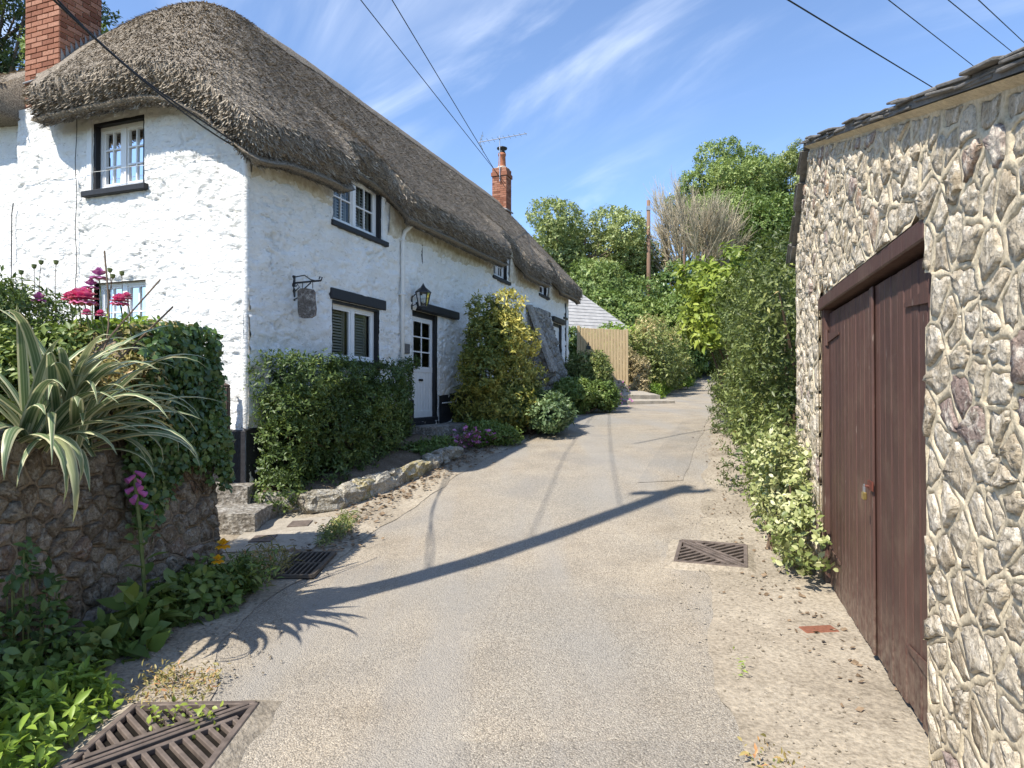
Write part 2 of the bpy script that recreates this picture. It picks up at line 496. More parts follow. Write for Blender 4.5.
M['slate'] = plain('old_slate', (.155, .145, .13), .8, .3, .35, 9, .8, 40, bd=.01)
M['greyroof'] = plain('pale_slate_roof', (.36, .35, .335), .85, .2, .15, 3, .5, 12, bd=.02)
M['concrete'] = m_mortar('old_concrete', (.36, .325, .27), .18, .01)
M['darkslab'] = m_mortar('damp_slab', (.20, .18, .155), .2, .01)
M['terracotta'] = plain('terracotta', (.42, .16, .085), .8, .25, .15, 12, .2)
M['galv'] = plain('aluminium', (.45, .46, .48), .4, .5, .1, 10, metal=.8)
M['rubber'] = plain('cable_black', (.02, .02, .022), .6, .3, .1)
M['pipewhite'] = plain('white_pipe', (.74, .74, .72), .5, .35, .06)
M['bark'] = plain('bark', (.16, .125, .095), .95, .1, .3, 6, .8, 14, bd=.05)
M['twig'] = plain('bare_twigs', (.40, .345, .245), .95, .1, .22, 1.2)
M['stem'] = plain('green_stem', (.13, .16, .055), .7, .25, .25, 15)
M['woodstem'] = plain('woody_stem', (.14, .10, .07), .9, .1, .25, 12)
M['brass'] = plain('brass_lock', (.45, .33, .12), .35, .5, .1, 20, metal=.8)
M['redlead'] = plain('red_hasp', (.13, .04, .028), .6, .3, .2, 30)
M['slatesign'] = plain('grey_slate_plate', (.13, .125, .12), .6, .35, .35, 25, .3)
M['oaksign'] = m_stone('carved_slate_sign', [(0, (.12, .10, .085)), (1, (.20, .17, .15))], .4, 1.0, .012, 1.0, patch=(.42, .38, .34))
M['litter'] = plain('dead_leaf', (.20, .145, .095), .9, .1, .5, 25)
M['gravel'] = m_stone('gravel', [(0, (.15, .125, .09)), (.5, (.25, .215, .165)), (1, (.38, .345, .285))], .6, .5, .005, patch=(.36, .32, .26))
M['pink'] = leaf_mat('rose_petal', [(0, (.34, .03, .11)), (.6, (.43, .08, .20)), (1, (.46, .18, .28))], .3, .5, .2)
M['mauve'] = leaf_mat('mauve_petal', [(0, (.19, .035, .14)), (.6, (.27, .08, .22)), (1, (.34, .16, .29))], .3, .5, .2)
M['yellow'] = leaf_mat('yellow_petal', [(0, (.40, .17, .006)), (1, (.41, .27, .015))], .3, .5, .2)
G = leaf_mat
M['lf_dark'] = G('dark_hedge_leaf', [(0, (.022, .038, .010)), (.45, (.040, .064, .016)), (.8, (.075, .105, .026)), (1, (.15, .175, .05))])
M['lf_gold'] = G('golden_variegated_leaf', [(0, (.035, .052, .012)), (.35, (.085, .10, .022)), (.6, (.20, .18, .04)), (1, (.42, .35, .09))], .3)
M['lf_mid'] = G('mid_green_leaf', [(0, (.030, .052, .012)), (.5, (.065, .10, .022)), (1, (.14, .17, .045))])
M['lf_blue'] = G('grey_green_leaf', [(0, (.03, .055, .022)), (.5, (.07, .105, .045)), (1, (.14, .175, .08))])
M['lf_fresh'] = G('fresh_green_leaf', [(0, (.055, .095, .014)), (.5, (.115, .175, .024)), (1, (.22, .28, .05))], .45)
M['lf_lime'] = G('lime_young_leaf', [(0, (.055, .082, .014)), (.5, (.115, .15, .022)), (1, (.20, .23, .04))], .45)
M['lf_varieg'] = G('cream_edged_leaf', [(0, (.045, .065, .018)), (.35, (.11, .13, .04)), (.65, (.22, .23, .10)), (1, (.38, .37, .23))], .3)
M['lf_olive'] = G('olive_hedge_leaf', [(0, (.026, .038, .011)), (.5, (.080, .100, .028)), (.85, (.17, .185, .06)), (1, (.23, .18, .08))])
M['lf_brown'] = G('winter_brown_leaf', [(0, (.09, .075, .035)), (.5, (.16, .13, .065)), (1, (.27, .21, .115))], .25)
M['lf_tree'] = G('tree_leaf', [(0, (.050, .076, .022)), (.5, (.105, .145, .042)), (1, (.19, .225, .075))], .4)
M['lf_tree2'] = G('olive_tree_leaf', [(0, (.056, .076, .026)), (.5, (.125, .15, .052)), (1, (.21, .235, .095))], .4)
M['lf_conifer'] = G('conifer_leaf', [(0, (.018, .03, .010)), (.6, (.035, .055, .018)), (1, (.06, .085, .03))], .2)
M['lf_ivy'] = G('ivy_leaf', [(0, (.020, .040, .012)), (.5, (.040, .072, .020)), (.85, (.075, .115, .032)), (1, (.13, .15, .05))], .25, .35, .5)
M['lf_bronze'] = G('bronze_ivy_leaf', [(0, (.07, .065, .022)), (.5, (.135, .12, .042)), (.8, (.20, .155, .06)), (1, (.26, .13, .06))], .3)
M['flax'] = m_flax()

# ------------------------------------------------------------------ terrain
_SK = np.array([-60, -20, 0, 3.6, 5.6, 7.5, 10, 13, 16, 20, 26.7, 34, 42, 60, 90, 140, 400, 900.])
_SZ = np.array([-2.0, -.6, -.03, 0, .05, .26, .56, .76, .93, 1.06, 1.30, 1.72, 2.5, 5.3, 10.5, 17, 20, 20.])
def zprof(s):
    h = .6
    return (np.interp(s - h, _SK, _SZ) + 2*np.interp(s, _SK, _SZ) + np.interp(s + h, _SK, _SZ)) / 4
def zr(x, y):
    return zprof(np.asarray(x) * .334 + np.asarray(y) * .943)
_LY = np.array([-12, 0, 2.8, 5, 6.2, 7.8, 10.2, 13, 15.8, 22, 26, 33, 40, 55, 80, 120.])
_LX = np.array([-2.6, -2.1, -1.95, -1.95, -1.66, -1.35, -.62, .45, 1.35, 3.05, 4.4, 7.4, 10.3, 15.9, 24, 37.])
_RX = np.array([.6, .85, 1.04, 1.62, 2.0, 2.55, 3.38, 4.3, 5.1, 7.1, 8.4, 10.6, 12.7, 18, 26.5, 40.])
def xl(y): return np.interp(y, _LY, _LX)
def xr(y): return np.interp(y, _LY, _RX)
def ground_z(x, y):
    x = np.asarray(x, float); y = np.asarray(y, float)
    off = np.maximum(np.maximum(xl(y) - x, x - xr(y)), 0)
    hill = sstep(1.0, 26, off) * sstep(26, 62, y) * 7.5
    hill = hill + sstep(3, 30, x - xr(y)) * sstep(8, 50, y) * 3.5
    return zr(x, y) + hill
def sheet(name, xs, ys, zf, mat, kind='structure'):
    X, Y = np.meshgrid(xs, ys)
    Z = zf(X, Y)
    V = np.stack([X, Y, Z], -1).reshape(-1, 3)
    n, m = len(xs), len(ys)
    i = np.arange((m-1)*(n-1)); r, c = i // (n-1), i % (n-1)
    F = np.stack([r*n+c, r*n+c+1, (r+1)*n+c+1, (r+1)*n+c], 1)
    o = mk(name, V, F, mat, smooth=True)
    return tag(o, kind=kind)
gx = np.unique(np.concatenate([np.linspace(-900, -40, 14), np.linspace(-40, 60, 101), np.linspace(60, 900, 16)]))
gy = np.unique(np.concatenate([np.linspace(-500, -20, 8), np.linspace(-20, 90, 141), np.linspace(90, 900, 16)]))
sheet('ground', gx, gy, lambda x, y: ground_z(x, y) - .03 - .02*fbm(x*.9, y*.9), M['ground'])
def ribbon(name, ys, fl, fr, nc, zoff, mat, wob=0.0, wl_=True, wr_=True, seed=0, bumpy=0.0):
    ys = np.asarray(ys); u = np.linspace(0, 1, nc)
    l = fl(ys) + (wob * (fbm(ys*1.7 + seed, ys*0 + seed, o=5) - .5) * 2 if wl_ else 0)
    r = fr(ys) + (wob * (fbm(ys*1.7 + seed + 31, ys*0 + seed, o=5) - .5) * 2 if wr_ else 0)
    X = l[:, None] + (r - l)[:, None] * u[None]; Y = np.repeat(ys[:, None], nc, 1)
    Z = zr(X, Y) + zoff + bumpy * (fbm(X*3, Y*3) - .5)
    V = np.stack([X, Y, Z], -1).reshape(-1, 3)
    i = np.arange((len(ys)-1)*(nc-1)); rr, c = i // (nc-1), i % (nc-1)
    F = np.stack([rr*nc+c, rr*nc+c+1, (rr+1)*nc+c+1, (rr+1)*nc+c], 1)
    return tag(mk(name, V, F, mat, smooth=True), kind='structure')
ry = np.unique(np.concatenate([np.arange(-12, 16, .2), np.arange(16, 60, .5), np.arange(60, 118, 2)]))
ribbon('road', ry, xl, xr, 15, 0.0, M['road'], bumpy=.012)
ribbon('road_patch', np.arange(1.2, 3.02, .04), lambda y: -.35 + .12*(y-2), lambda y: xr(y) - .02, 10, .004, M['road_old'], .05, True, True, 12, .0)
ribbon('road_patch', np.arange(8.6, 15.5, .1), lambda y: .35*y - 1.35, lambda y: .35*y - .75, 6, .006, M['road_old'], .04, True, True, 17, .012)
# sandy concrete apron between road and garage, running on as a dusty edge beside the hedge
vy = np.arange(-6, 30, .08)
ribbon('verge_right', vy, lambda y: xr(y) - np.interp(y, [3, 5, 6, 9], [.10, .12, .22, .30]), lambda y: np.maximum(xr(y) + .9, 2.0 + y*.12), 8,   .008, M['verge'], .10, True, False, 3, .01)
ribbon('verge_left', np.arange(-4, 6.1, .08), lambda y: np.full_like(y, -3.2), lambda y: np.maximum(xl(y) + .09, np.interp(y, [-4, 2.5, 3.4, 4.2, 5.2, 6.1], [-1.5, -1.5, -1.58, -1.9, -1.9, -1.6])), 8, .006, M['verge'], .08, False, True, 9, .008)
ribbon('front_verge', np.arange(6.0, 24, .1), lambda y: -3.4 + (y - 7.9)*.354, lambda y: xl(y) + .10, 8, .006, M['verge'], .10, False, True, 5, .010)

# ------------------------------------------------------------------ the cottage (local x along the front, y into the house)
CO = np.array([-3.24, 7.9]); CD = unit(np.array([.334, .943])); CN = np.array([CD[1], -CD[0]])
CRZ = math.atan2(CD[1], CD[0])
def cw(a, c, z):
    p = CO + a*CD - c*CN
    return Vector((p[0], p[1], z))
cottage = thing('thatched_cottage', 'long white rubble-walled cottage under a grey-brown thatched roof beside the lane', 'cottage', (CO[0], CO[1], 0), CRZ)

def wall_grid(name, u0, u1, v0, topf, holes, step, disp, fmap, parent):
    us = np.arange(u0, u1 + 1e-6, step); vs = np.arange(v0, float(np.max(topf(us))) + step, step)
    for (a, b, c, d) in holes:
        us = np.append(us, [a, b]); vs = np.append(vs, [c, d])
    us = np.unique(np.round(us, 4)); vs = np.unique(np.round(vs, 4))
    keep = np.append(True, np.diff(us) > .006); hu = set(np.round([h for q in holes for h in q[:2]], 4))
    U, Vv = np.meshgrid(us, vs)
    Vt = np.minimum(Vv, topf(us)[None, :])
    D = disp(U, Vt)
    for (a, b, c, d) in holes:
        e = np.maximum(np.maximum(a - U, U - b), np.maximum(c - Vv, Vv - d))
        D = np.where(e < .04, D*.4 + .004, D)
    P = fmap(U, Vt, D).reshape(-1, 3)
    n = len(us); m = len(vs)
    r, c_ = np.divmod(np.arange((m-1)*(n-1)), n-1)
    cu = (us[c_] + us[c_+1])/2; cv = (vs[r] + vs[r+1])/2
    ok = cv < topf(cu) + step
    for (a, b, c, d) in holes:
        ok &= ~((cu > a) & (cu < b) & (cv > c) & (cv < d))
    F = np.stack([r*n+c_, r*n+c_+1, (r+1)*n+c_+1, (r+1)*n+c_], 1)[ok]
    return mk(name, P, F, M['plaster'], parent, smooth=True)
def rubble(U, V):
    wu = .25*(fbm(U*1.7, V*1.7, 3.3) - .5); wv = .25*(fbm(U*1.7, V*1.7, 6.1) - .5)
    u, v = U + wu, V + wv
    big = fbm(u*1.2, v*1.2, 9.1, 3) - .5
    f1, f2, cid = worley(u*3.6, v*6.5)
    st = (cid - .5)*sstep(.02, .30, f2 - f1)                         # stones sit a little proud or shy of each other
    r = np.abs(fbm(u*3.4, v*7.5, 4.7, 4) - .5)
    crev = (1 - sstep(.0, .035, r))*sstep(.42, .62, fbm(u*2.1, v*2.1, 12.3, 3))   # open joints
    mid = fbm(u*7, v*11, 2.9, 3) - .5
    fine = fbm(u*19, v*27, 1.7, 3) - .5
    return .020 + .05*big + .014*st - .026*crev + .026*mid + .016*fine

W_UP1 = (1.74, 3.12, 4.12, 5.0); W_LO1 = (1.74, 3.06, 2.06, 2.96); DOOR = (4.20, 5.24, 1.09, 3.10)
W_UP2 = (8.26, 9.28, 4.42, 5.08); W_UP3 = (12.0, 12.86, 4.52, 5.12); W_LO2 = (8.1, 9.75, 2.3, 3.62)
W_LO3 = (11.9, 13.0, 2.6, 3.92); DOOR2 = (13.55, 14.6, 1.3, 3.82)
front = wall_grid('front_wall', 0, 15.4, -.3, lambda u: 5.13 + .018*u, [W_UP1, W_LO1, DOOR, W_UP2, W_UP3, W_LO2, W_LO3, DOOR2], .028,
                  lambda U, V: rubble(U, V)*1.9, lambda U, V, D: np.stack([U, -D, V], -1), cottage)
WL_UP = (1.64, 2.56, 4.30, 5.22); WL_LO = (1.60, 2.52, 1.95, 3.06)
side = wall_grid('side_wall', 0, 4.05, -.3, lambda u: np.minimum(5.62, 4.86 + .95*u), [WL_UP, WL_LO], .018,
                 lambda U, V: rubble(U + 40, V + 11)*1.2, lambda U, V, D: np.stack([-D, U, V], -1), cottage)
wing = wall_grid('wing_wall', 4.05, 9.5, -.3, lambda u: np.full_like(u, 5.95), [], .05,
                 lambda U, V: rubble(U + 40, V + 11), lambda U, V, D: np.stack([.16 - D, U, V], -1), cottage)
b = MB(); b.box((15.15, 0.05, -.3), (15.35, 5.2, 5.6)); b.box((15.2, 2.0, 5.5), (15.3, 3.2, 7.4)); b.box((.1, 5.0, -.3), (15.3, 5.2, 5.6)); b.box((0.16, 4.0, -.3), (.3, 4.2, 5.9))
b.build('rear_wall', M['plaster'], cottage)
# quoin roll where the two walls meet
b = MB()
for i in range(40):
    pass
zs = np.linspace(-.3, 5.1, 60)
b.tube([(.012 + .012*(vnoise(z*4, 3.1) - .5), .012 + .012*(vnoise(z*4, 9.1) - .5), z) for z in zs], [.042 + .014*float(vnoise(z*5, 1.5)) for z in zs], 10)
b.build('wall_corner', M['plaster'], cottage, smooth=True)
# black tarred plinth, its top rising with the lane
def plinth_top(a): return 1.17 + .072*a
b = MB()
def plinth_seg(a0, a1, ymax=.02):
    n = max(2, int((a1-a0)/.12)); aa = np.linspace(a0, a1, n)
    for i in range(n-1):
        z0, z1 = plinth_top(aa[i]), plinth_top(aa[i+1])
        p = lambda a: .045 + .03*float(fbm(a*3, 2.2))
        p0, p1 = p(aa[i]), p(aa[i+1])
        V = [(aa[i], -p0, -.3), (aa[i+1], -p1, -.3), (aa[i+1], -p1, z1-.03), (aa[i], -p0, z0-.03), (aa[i+1], ymax, z1+.01), (aa[i], ymax, z0+.01)]
        b.add(V, [(0, 1, 2, 3), (3, 2, 4, 5)])
plinth_seg(-.05, 4.2); plinth_seg(5.25, 13.5); plinth_seg(14.62, 15.4)
b.box((4.2, -.04, -.3), (5.25, .25, 1.04))
for (c0, c1) in ((-.05, 4.05),):
    cc = np.linspace(c0, c1, 30)
    for i in range(29):
        b.add([(-.06, cc[i], -.3), (-.06, cc[i+1], -.3), (-.06, cc[i+1], 1.12), (-.06, cc[i], 1.12), (.02, cc[i+1], 1.17), (.02, cc[i], 1.17)], [(0, 1, 2, 3), (3, 2, 4, 5)])
b.build('plinth', M['blackplinth'], cottage)
# ochre-stained band of bare plaster under the eaves
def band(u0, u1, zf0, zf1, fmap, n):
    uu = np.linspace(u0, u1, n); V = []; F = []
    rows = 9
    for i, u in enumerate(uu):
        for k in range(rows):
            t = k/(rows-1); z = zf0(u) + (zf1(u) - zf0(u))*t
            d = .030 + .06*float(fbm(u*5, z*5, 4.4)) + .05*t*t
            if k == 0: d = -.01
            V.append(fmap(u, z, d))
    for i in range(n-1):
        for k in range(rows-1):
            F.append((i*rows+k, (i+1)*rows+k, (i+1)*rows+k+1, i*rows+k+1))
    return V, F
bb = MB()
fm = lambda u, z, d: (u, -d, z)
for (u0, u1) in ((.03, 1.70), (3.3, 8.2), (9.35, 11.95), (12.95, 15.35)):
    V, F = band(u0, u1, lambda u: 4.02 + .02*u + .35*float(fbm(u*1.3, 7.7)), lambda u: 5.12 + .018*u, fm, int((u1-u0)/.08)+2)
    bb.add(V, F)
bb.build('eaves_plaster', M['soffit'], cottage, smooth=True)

# thatch ------------------------------------------------------------
NOTCH = [(1.78, 3.30), (8.36, 9.75), (12.1, 13.25)]
def wnotch(a):
    w = 0
    for (p, q) in NOTCH:
        w = np.maximum(w, sstep(p-.07, p+.07, a) * (1 - sstep(q-.30, q+.12, a)))
    return w
def smin(a, b, k):
    h = np.clip(.5 + .5*(b-a)/k, 0, 1)
    return b + (a-b)*h - k*h*(1-h)
A0, A1, C0, C1 = -.46, 15.8, -.46, 5.66
def thatch_z(a, c):
    wn_ = wnotch(a); ce = C0 + .31*wn_
    zf = 4.98 + (c + .45)*1.085
    zb = 8.29 - (c - 2.6)*.82
    zh = 6.28 + 1.16*a
    z = smin(smin(zf, zb, .45), zh, 1.35)
    lf_ = 0
    for (p, q) in NOTCH: lf_ = np.maximum(lf_, sstep(p-.35, p+.45, a)*(1 - sstep(q-.7, q+.25, a)))
    z = z + .019*(a - 3) + .15*lf_*np.exp(-((c-ce)/.5)**2)
    z = z - .10*np.exp(-((a-A1)/.35)**2) - .16*np.exp(-(((a-A0)**2 + (c-C0)**2)/.5))
    z = z - .14*np.exp(-((c-3.6)/.4)**2)*(1 - sstep(-.1, .5, a))
    z = z + .05*(fbm(a*.9, c*.9, 2.2, 3) - .5)
    return z
na, nc_ = 330, 104
ua = np.linspace(0, 1, na); vc = np.linspace(0, 1, nc_)**1.15
Ag = np.repeat((A0 + (A1-A0)*ua)[None], nc_, 0)
ce_ = C0 + .31*wnotch(Ag)
cb_ = 3.45 + .7*sstep(-.4, .6, Ag) + (C1 - 4.15)*sstep(.6, 1.9, Ag)      # the hip stops short at the near chimney
Cg = ce_ + (cb_ - ce_)*vc[:, None]
rr_ = .42          # round the plan corner nearest the camera
for (sx, ax, sy, cy) in ((-1, A0 + rr_, -1, C0 + rr_), (-1, A0 + rr_, 1, 3.45 - rr_), (1, A1 - .2, -1, C0 + .2)):
    r0 = rr_ if sx < 0 else .2
    x = np.clip((Ag - ax)*sx/r0, 0, 1); y = np.clip((Cg - cy)*sy/r0, 0, 1)
    inn = (x > 0) & (y > 0)
    nx, ny = x*np.sqrt(1 - y*y/2), y*np.sqrt(1 - x*x/2)
    Ag = np.where(inn, ax + sx*nx*r0, Ag); Cg = np.where(inn, cy + sy*ny*r0, Cg)
Zt = thatch_z(Ag, Cg) + .028*(fbm(Ag*9, Cg*9, 1.1, 3) - .5)
top = np.stack([Ag, Cg, Zt], -1).reshape(-1, 3)
TH = .50
ring = np.concatenate([np.arange(na), np.arange(1, nc_)*na + na-1, (nc_-1)*na + np.arange(na-2, -1, -1), np.arange(nc_-2, 0, -1)*na])
br = top[ring]
tg = np.roll(br, -1, 0) - np.roll(br, 1, 0)
outw = unit(np.stack([tg[:, 1], -tg[:, 0], np.zeros(len(br))], -1))
V = [top]; rings = [ring]; base = len(top)
NR = 6
for k in range(1, NR+1):
    t = k/NR
    jit = (.025*(fbm(br[:, 0]*14, br[:, 1]*14 + k*3.0, k*1.7, 3) - .5))[:, None]
    q = br + outw*(.05*math.sin(math.pi*t) - .20*t**1.6 + jit) - np.array([0, 0, 1])*TH*t
    V.append(q); rings.append(base + np.arange(len(br))); base += len(br)
bot = top - np.array([0, 0, TH])
V.append(bot)
botidx = base + np.arange(len(top)).reshape(nc_, na)
i = np.arange((nc_-1)*(na-1)); r, c = np.divmod(i, na-1)
F = [np.stack([r*na+c, r*na+c+1, (r+1)*na+c+1, (r+1)*na+c], 1)]
for k in range(NR):
    a_, b_ = rings[k], rings[k+1]
    F.append(np.stack([a_, b_, np.roll(b_, -1), np.roll(a_, -1)], 1))
inner = (r > 0) & (c > 0) & (r < nc_-2) & (c < na-2)
bi = botidx.ravel()
Fb = np.stack([bi[(r+1)*na+c], bi[(r+1)*na+c+1], bi[r*na+c+1], bi[r*na+c]], 1)
mp = np.arange(base + len(top)); mp[bi[ring]] = rings[-1]
F.append(mp[Fb])
roof = mk('thatched_roof', np.concatenate(V), np.concatenate(F), M['thatch'], cottage, smooth=True)

def straw_on(P, N, D, n_len, wdt, name, parent, lift=.25, tlo=0.0, thi=1.0):
    n = len(P)
    D = unit(D + rng.normal(0, .22, (n, 3))); S = unit(np.cross(D, N))
    L = n_len*(.5 + rng.random(n))[:, None]; w = wdt*(.6 + .8*rng.random(n))[:, None]
    lf = (lift*(.2 + rng.random(n)))[:, None]
    B = P - N*.004
    T_ = B + D*L + N*L*lf
    V = np.stack([B - S*w*.5, B + S*w*.5, T_ + S*w*.5, T_ - S*w*.5], 1).reshape(-1, 3)
    F = np.arange(4*n).reshape(n, 4)
    t = tlo + (thi-tlo)*np.clip(rng.normal(.48, .32, n), 0, 1)
    return tag(mk(name, V, F, M['straw'], parent, tint=t), kind='stuff')
def grid_sample(grid3, n, weight=None):
    g = grid3; e1 = g[:-1, 1:] - g[:-1, :-1]; e2 = g[1:, :-1] - g[:-1, :-1]
    nr = np.cross(e1, e2); ar = np.linalg.norm(nr, axis=-1)
    if weight is not None: ar = ar*weight
    p = (ar/ar.sum()).ravel(); idx = rng.choice(len(p), n, p=p)
    r, c = np.divmod(idx, g.shape[1]-1); u, v = rng.random((2, n, 1))
    P = g[r, c] + e1[r, c]*u + e2[r, c]*v
    return P, unit(nr[r, c]), unit(g[r, c] - g[r+1, c])
tgrid = top.reshape(nc_, na, 3)
wgt = np.where(tgrid[:-1, :-1, 1] < 2.9, 1.0, .05) * np.interp(tgrid[:-1, :-1, 0], [0, 4, 16], [1.5, 1.1, .55])
P, N, _ = grid_sample(tgrid, 210000, wgt)
gdn = np.stack([N[:, 0], N[:, 1], np.zeros(len(N))], -1); Dn = unit(gdn - N*np.sum(gdn*N, 1, keepdims=True)); Dn[:, 2] = np.where(Dn[:, 2] > 0, -Dn[:, 2], Dn[:, 2])
straw_on(P, N, Dn, .060, .0105, 'straw', roof, .10)
# ragged cut ends round the eaves
n = 26000
k = rng.integers(0, len(ring), n); t = rng.random(n)**.8
P = br[k] + (rng.random((n, 1)) - .5)*tg[k]*.5 + outw[k]*(.05*np.sin(np.pi*t) - .20*t**1.6)[:, None] - np.array([0, 0, 1])*TH*t[:, None]
sl = np.abs(outw[k, 1])
ok = (P[:, 1] < 4.2)
P, kk = P[ok], k[ok]
Nn = unit(outw[kk] - np.array([0, 0, .35]))
Dd = unit(outw[kk]*.75 - np.array([0, 0, 1.0]))
straw_on(P, Nn, Dd, .055, .012, 'eaves_straw', roof, .35, .0, .75)
# ridge of turned-over thatch
b = MB()
aa = np.linspace(2.3, 15.7, 90)
V = []; F = []
for i, a in enumerate(aa):
    for j, cc in enumerate(np.linspace(-.42, .42, 9)):
        V.append((a, 2.6 + cc, float(thatch_z(np.array(a), np.array(2.6 + cc))) + (.06*(1 - (abs(cc)/.46)**3))*float(sstep(2.3, 4.2, a)) - .012*(1 - float(sstep(2.3, 3.0, a))) + .010*R.random()))
for i in range(89):
    for j in range(8):
        F.append((i*9+j, (i+1)*9+j, (i+1)*9+j+1, i*9+j+1))
mk('ridge_cap', V, F, M['thatch'], roof, smooth=True)
# lower wing roof beyond the near chimney
V = []; F = []
cc = np.linspace(4.02, 10.2, 60); prof = [(-.30, 5.52), (-.36, 5.62), (-.36, 5.8), (-.28, 5.95), (0.1, 6.22), (.6, 6.6), (1.2, 7.02), (1.8, 7.35), (2.3, 7.42), (2.9, 7.1), (4.4, 5.9), (4.4, 5.5), (1.0, 5.45)]
for i, c in enumerate(cc):
    for (a, z) in prof:
        V.append((a + .03*float(vnoise(c*3, a*4)), c + .02*R.random(), z - .06*math.exp(-((c-4.02)/.25)**2) + .04*float(vnoise(c*5, z*5))))
npf = len(prof)
for i in range(len(cc)-1):
    for j in range(npf):
        F.append((i*npf+j, (i+1)*npf+j, (i+1)*npf+(j+1) % npf, i*npf+(j+1) % npf))
F.append(tuple(range(npf)))
wroof = mk('wing_roof', V, F, M['thatch'], cottage, smooth=True)
g = np.array(V).reshape(len(cc), npf, 3)[:, 2:9].transpose(1, 0, 2)[::-1]
P, N, Dd = grid_sample(g, 14000)
N = np.where(N[:, 2:3] < 0, -N, N)
straw_on(P, N, unit(np.stack([-np.ones(len(P))*.7, np.zeros(len(P)), -np.ones(len(P))*.7], -1)), .085, .013, 'straw', wroof)

# chimneys ----------------------------------------------------------
def brick_stack(chim, a0, a1, c0, c1, z0, z1, zsplit, L=.215, H=.065, G_=.011, proud=.006):
    core = MB(); core.box((a0+.01, c0+.01, z0), (a1-.01, c1-.01, z1)); core.build('mortar_core', M['bmortar'], chim)
    rest = MB(); proto = {}
    z = z0; k = 0
    def run(x0, x1, off):
        xs = []; x = x0 - (off*(L+G_)/2 if off else 0)
        while x < x1 - 1e-3:
            e = min(x + L, x1)
            if e - max(x, x0) > .03: xs.append((max(x, x0), e))
            x += L + G_
        return xs
    while z + H <= z1:
        for fi in range(4):
            lo, hi = (c0, c1) if fi in (0, 1) else (a0, a1)
            for (p, q) in run(lo, hi, (k + fi//2) % 2):
                d = proud + R.random()*.003
                if fi == 0: bx = ((a0-d, p, z), (a0+.02, q, z+H))
                elif fi == 1: bx = ((a1-.02, p, z), (a1+d, q, z+H))
                elif fi == 2: bx = ((p, c0-d, z), (q, c0+.02, z+H))
                else: bx = ((p, c1-.02, z), (q, c1+d, z+H))
                if fi in (0, 2) and z < zsplit:
                    s = [bx[1][j]-bx[0][j] for j in range(3)]
                    bk = MB(); bk.box((-s[0]/2, -s[1]/2, -s[2]/2), (s[0]/2, s[1]/2, s[2]/2), R.random(), .004)
                    o = bk.build('brick', M['brick'], chim)
                    o.location = [(bx[0][j]+bx[1][j])/2 for j in range(3)]
                    o.rotation_euler = (R.uniform(-.006, .006),)*3
                else:
                    rest.box(bx[0], bx[1], R.random())
        z += H + G_; k += 1
    tag(rest.build('brickwork', M['brick'], chim), kind='stuff')
ch = tag(link(bpy.data.objects.new('chimney', None), cottage), 'red brick chimney on the near end of the thatch, cut by the frame')
brick_stack(ch, 0.02, .64, 3.27, 3.95, 5.5, 8.9, 7.25)
b = MB()
for i in range(9):       # stepped lead flashing up the thatch slope on the road side
    a = .03 + i*.07; z = 6.22 + a*1.02
    b.add([(a, 3.255, z - .10), (a+.07, 3.255, z - .03), (a+.07, 3.255, z + .04), (a, 3.255, z + .16)], [(0, 1, 2, 3)])
b.tube([(-.02, 3.235, 6.13), (.3, 3.225, 6.46), (.66, 3.225, 6.82)], .014, 6)
b.tube([(-.0, 3.25, 6.12), (0.0, 3.6, 6.02), (0.0, 3.96, 6.0)], .014, 6)
b.build('flashing', M['lead'], ch)
b = MB(); b.tube([(.33, 3.6, 8.9), (.33, 3.6, 9.4)], .12, 12); b.build('chimney_pot', M['terracotta'], ch)
ch2 = tag(link(bpy.data.objects.new('chimney', None), cottage), 'slim brick chimney with a single clay pot at the far gable')
CX, CY, CZ = .62, -.28, -.32
brick_stack(ch2, 14.40+CX, 14.92+CX, 2.38+CY, 2.90+CY, 7.4, 9.85+CZ, 0)
b = MB(); b.box((14.36+CX, 2.34+CY, 9.55+CZ), (14.96+CX, 2.94+CY, 9.68+CZ), .3); b.build('corbel', M['brick'], ch2)
b = MB(); b.lathe([(.145, 0), (.14, .12), (.12, .5), (.14, .52), (.14, .6), (.11, .6)], (14.66+CX, 2.63+CY, 9.82+CZ)); b.build('chimney_pot', M['terracotta'], ch2, smooth=True)
b = MB(); b.lathe([(.11, 0), (.12, .06), (.06, .10), (.18, .16), (.19, .20), (.05, .26)], (14.66+CX, 2.63+CY, 10.42+CZ)); b.build('cowl', M['iron'], ch2, smooth=True)
b = MB(); b.lathe([(.28, 0), (.2, .06), (.15, .1)], (14.66+CX, 2.63+CY, 9.84+CZ)); b.build('flaunching', M['bmortar'], ch2)
b = MB(); b.tube([(14.36+CX, 2.34+CY, 8.0), (14.98+CX, 2.34+CY, 8.02)], .03, 6); b.tube([(14.36+CX, 2.34+CY, 8.0), (14.36+CX, 2.92+CY, 8.25)], .03, 6); b.build('flashing', M['lead'], ch2)

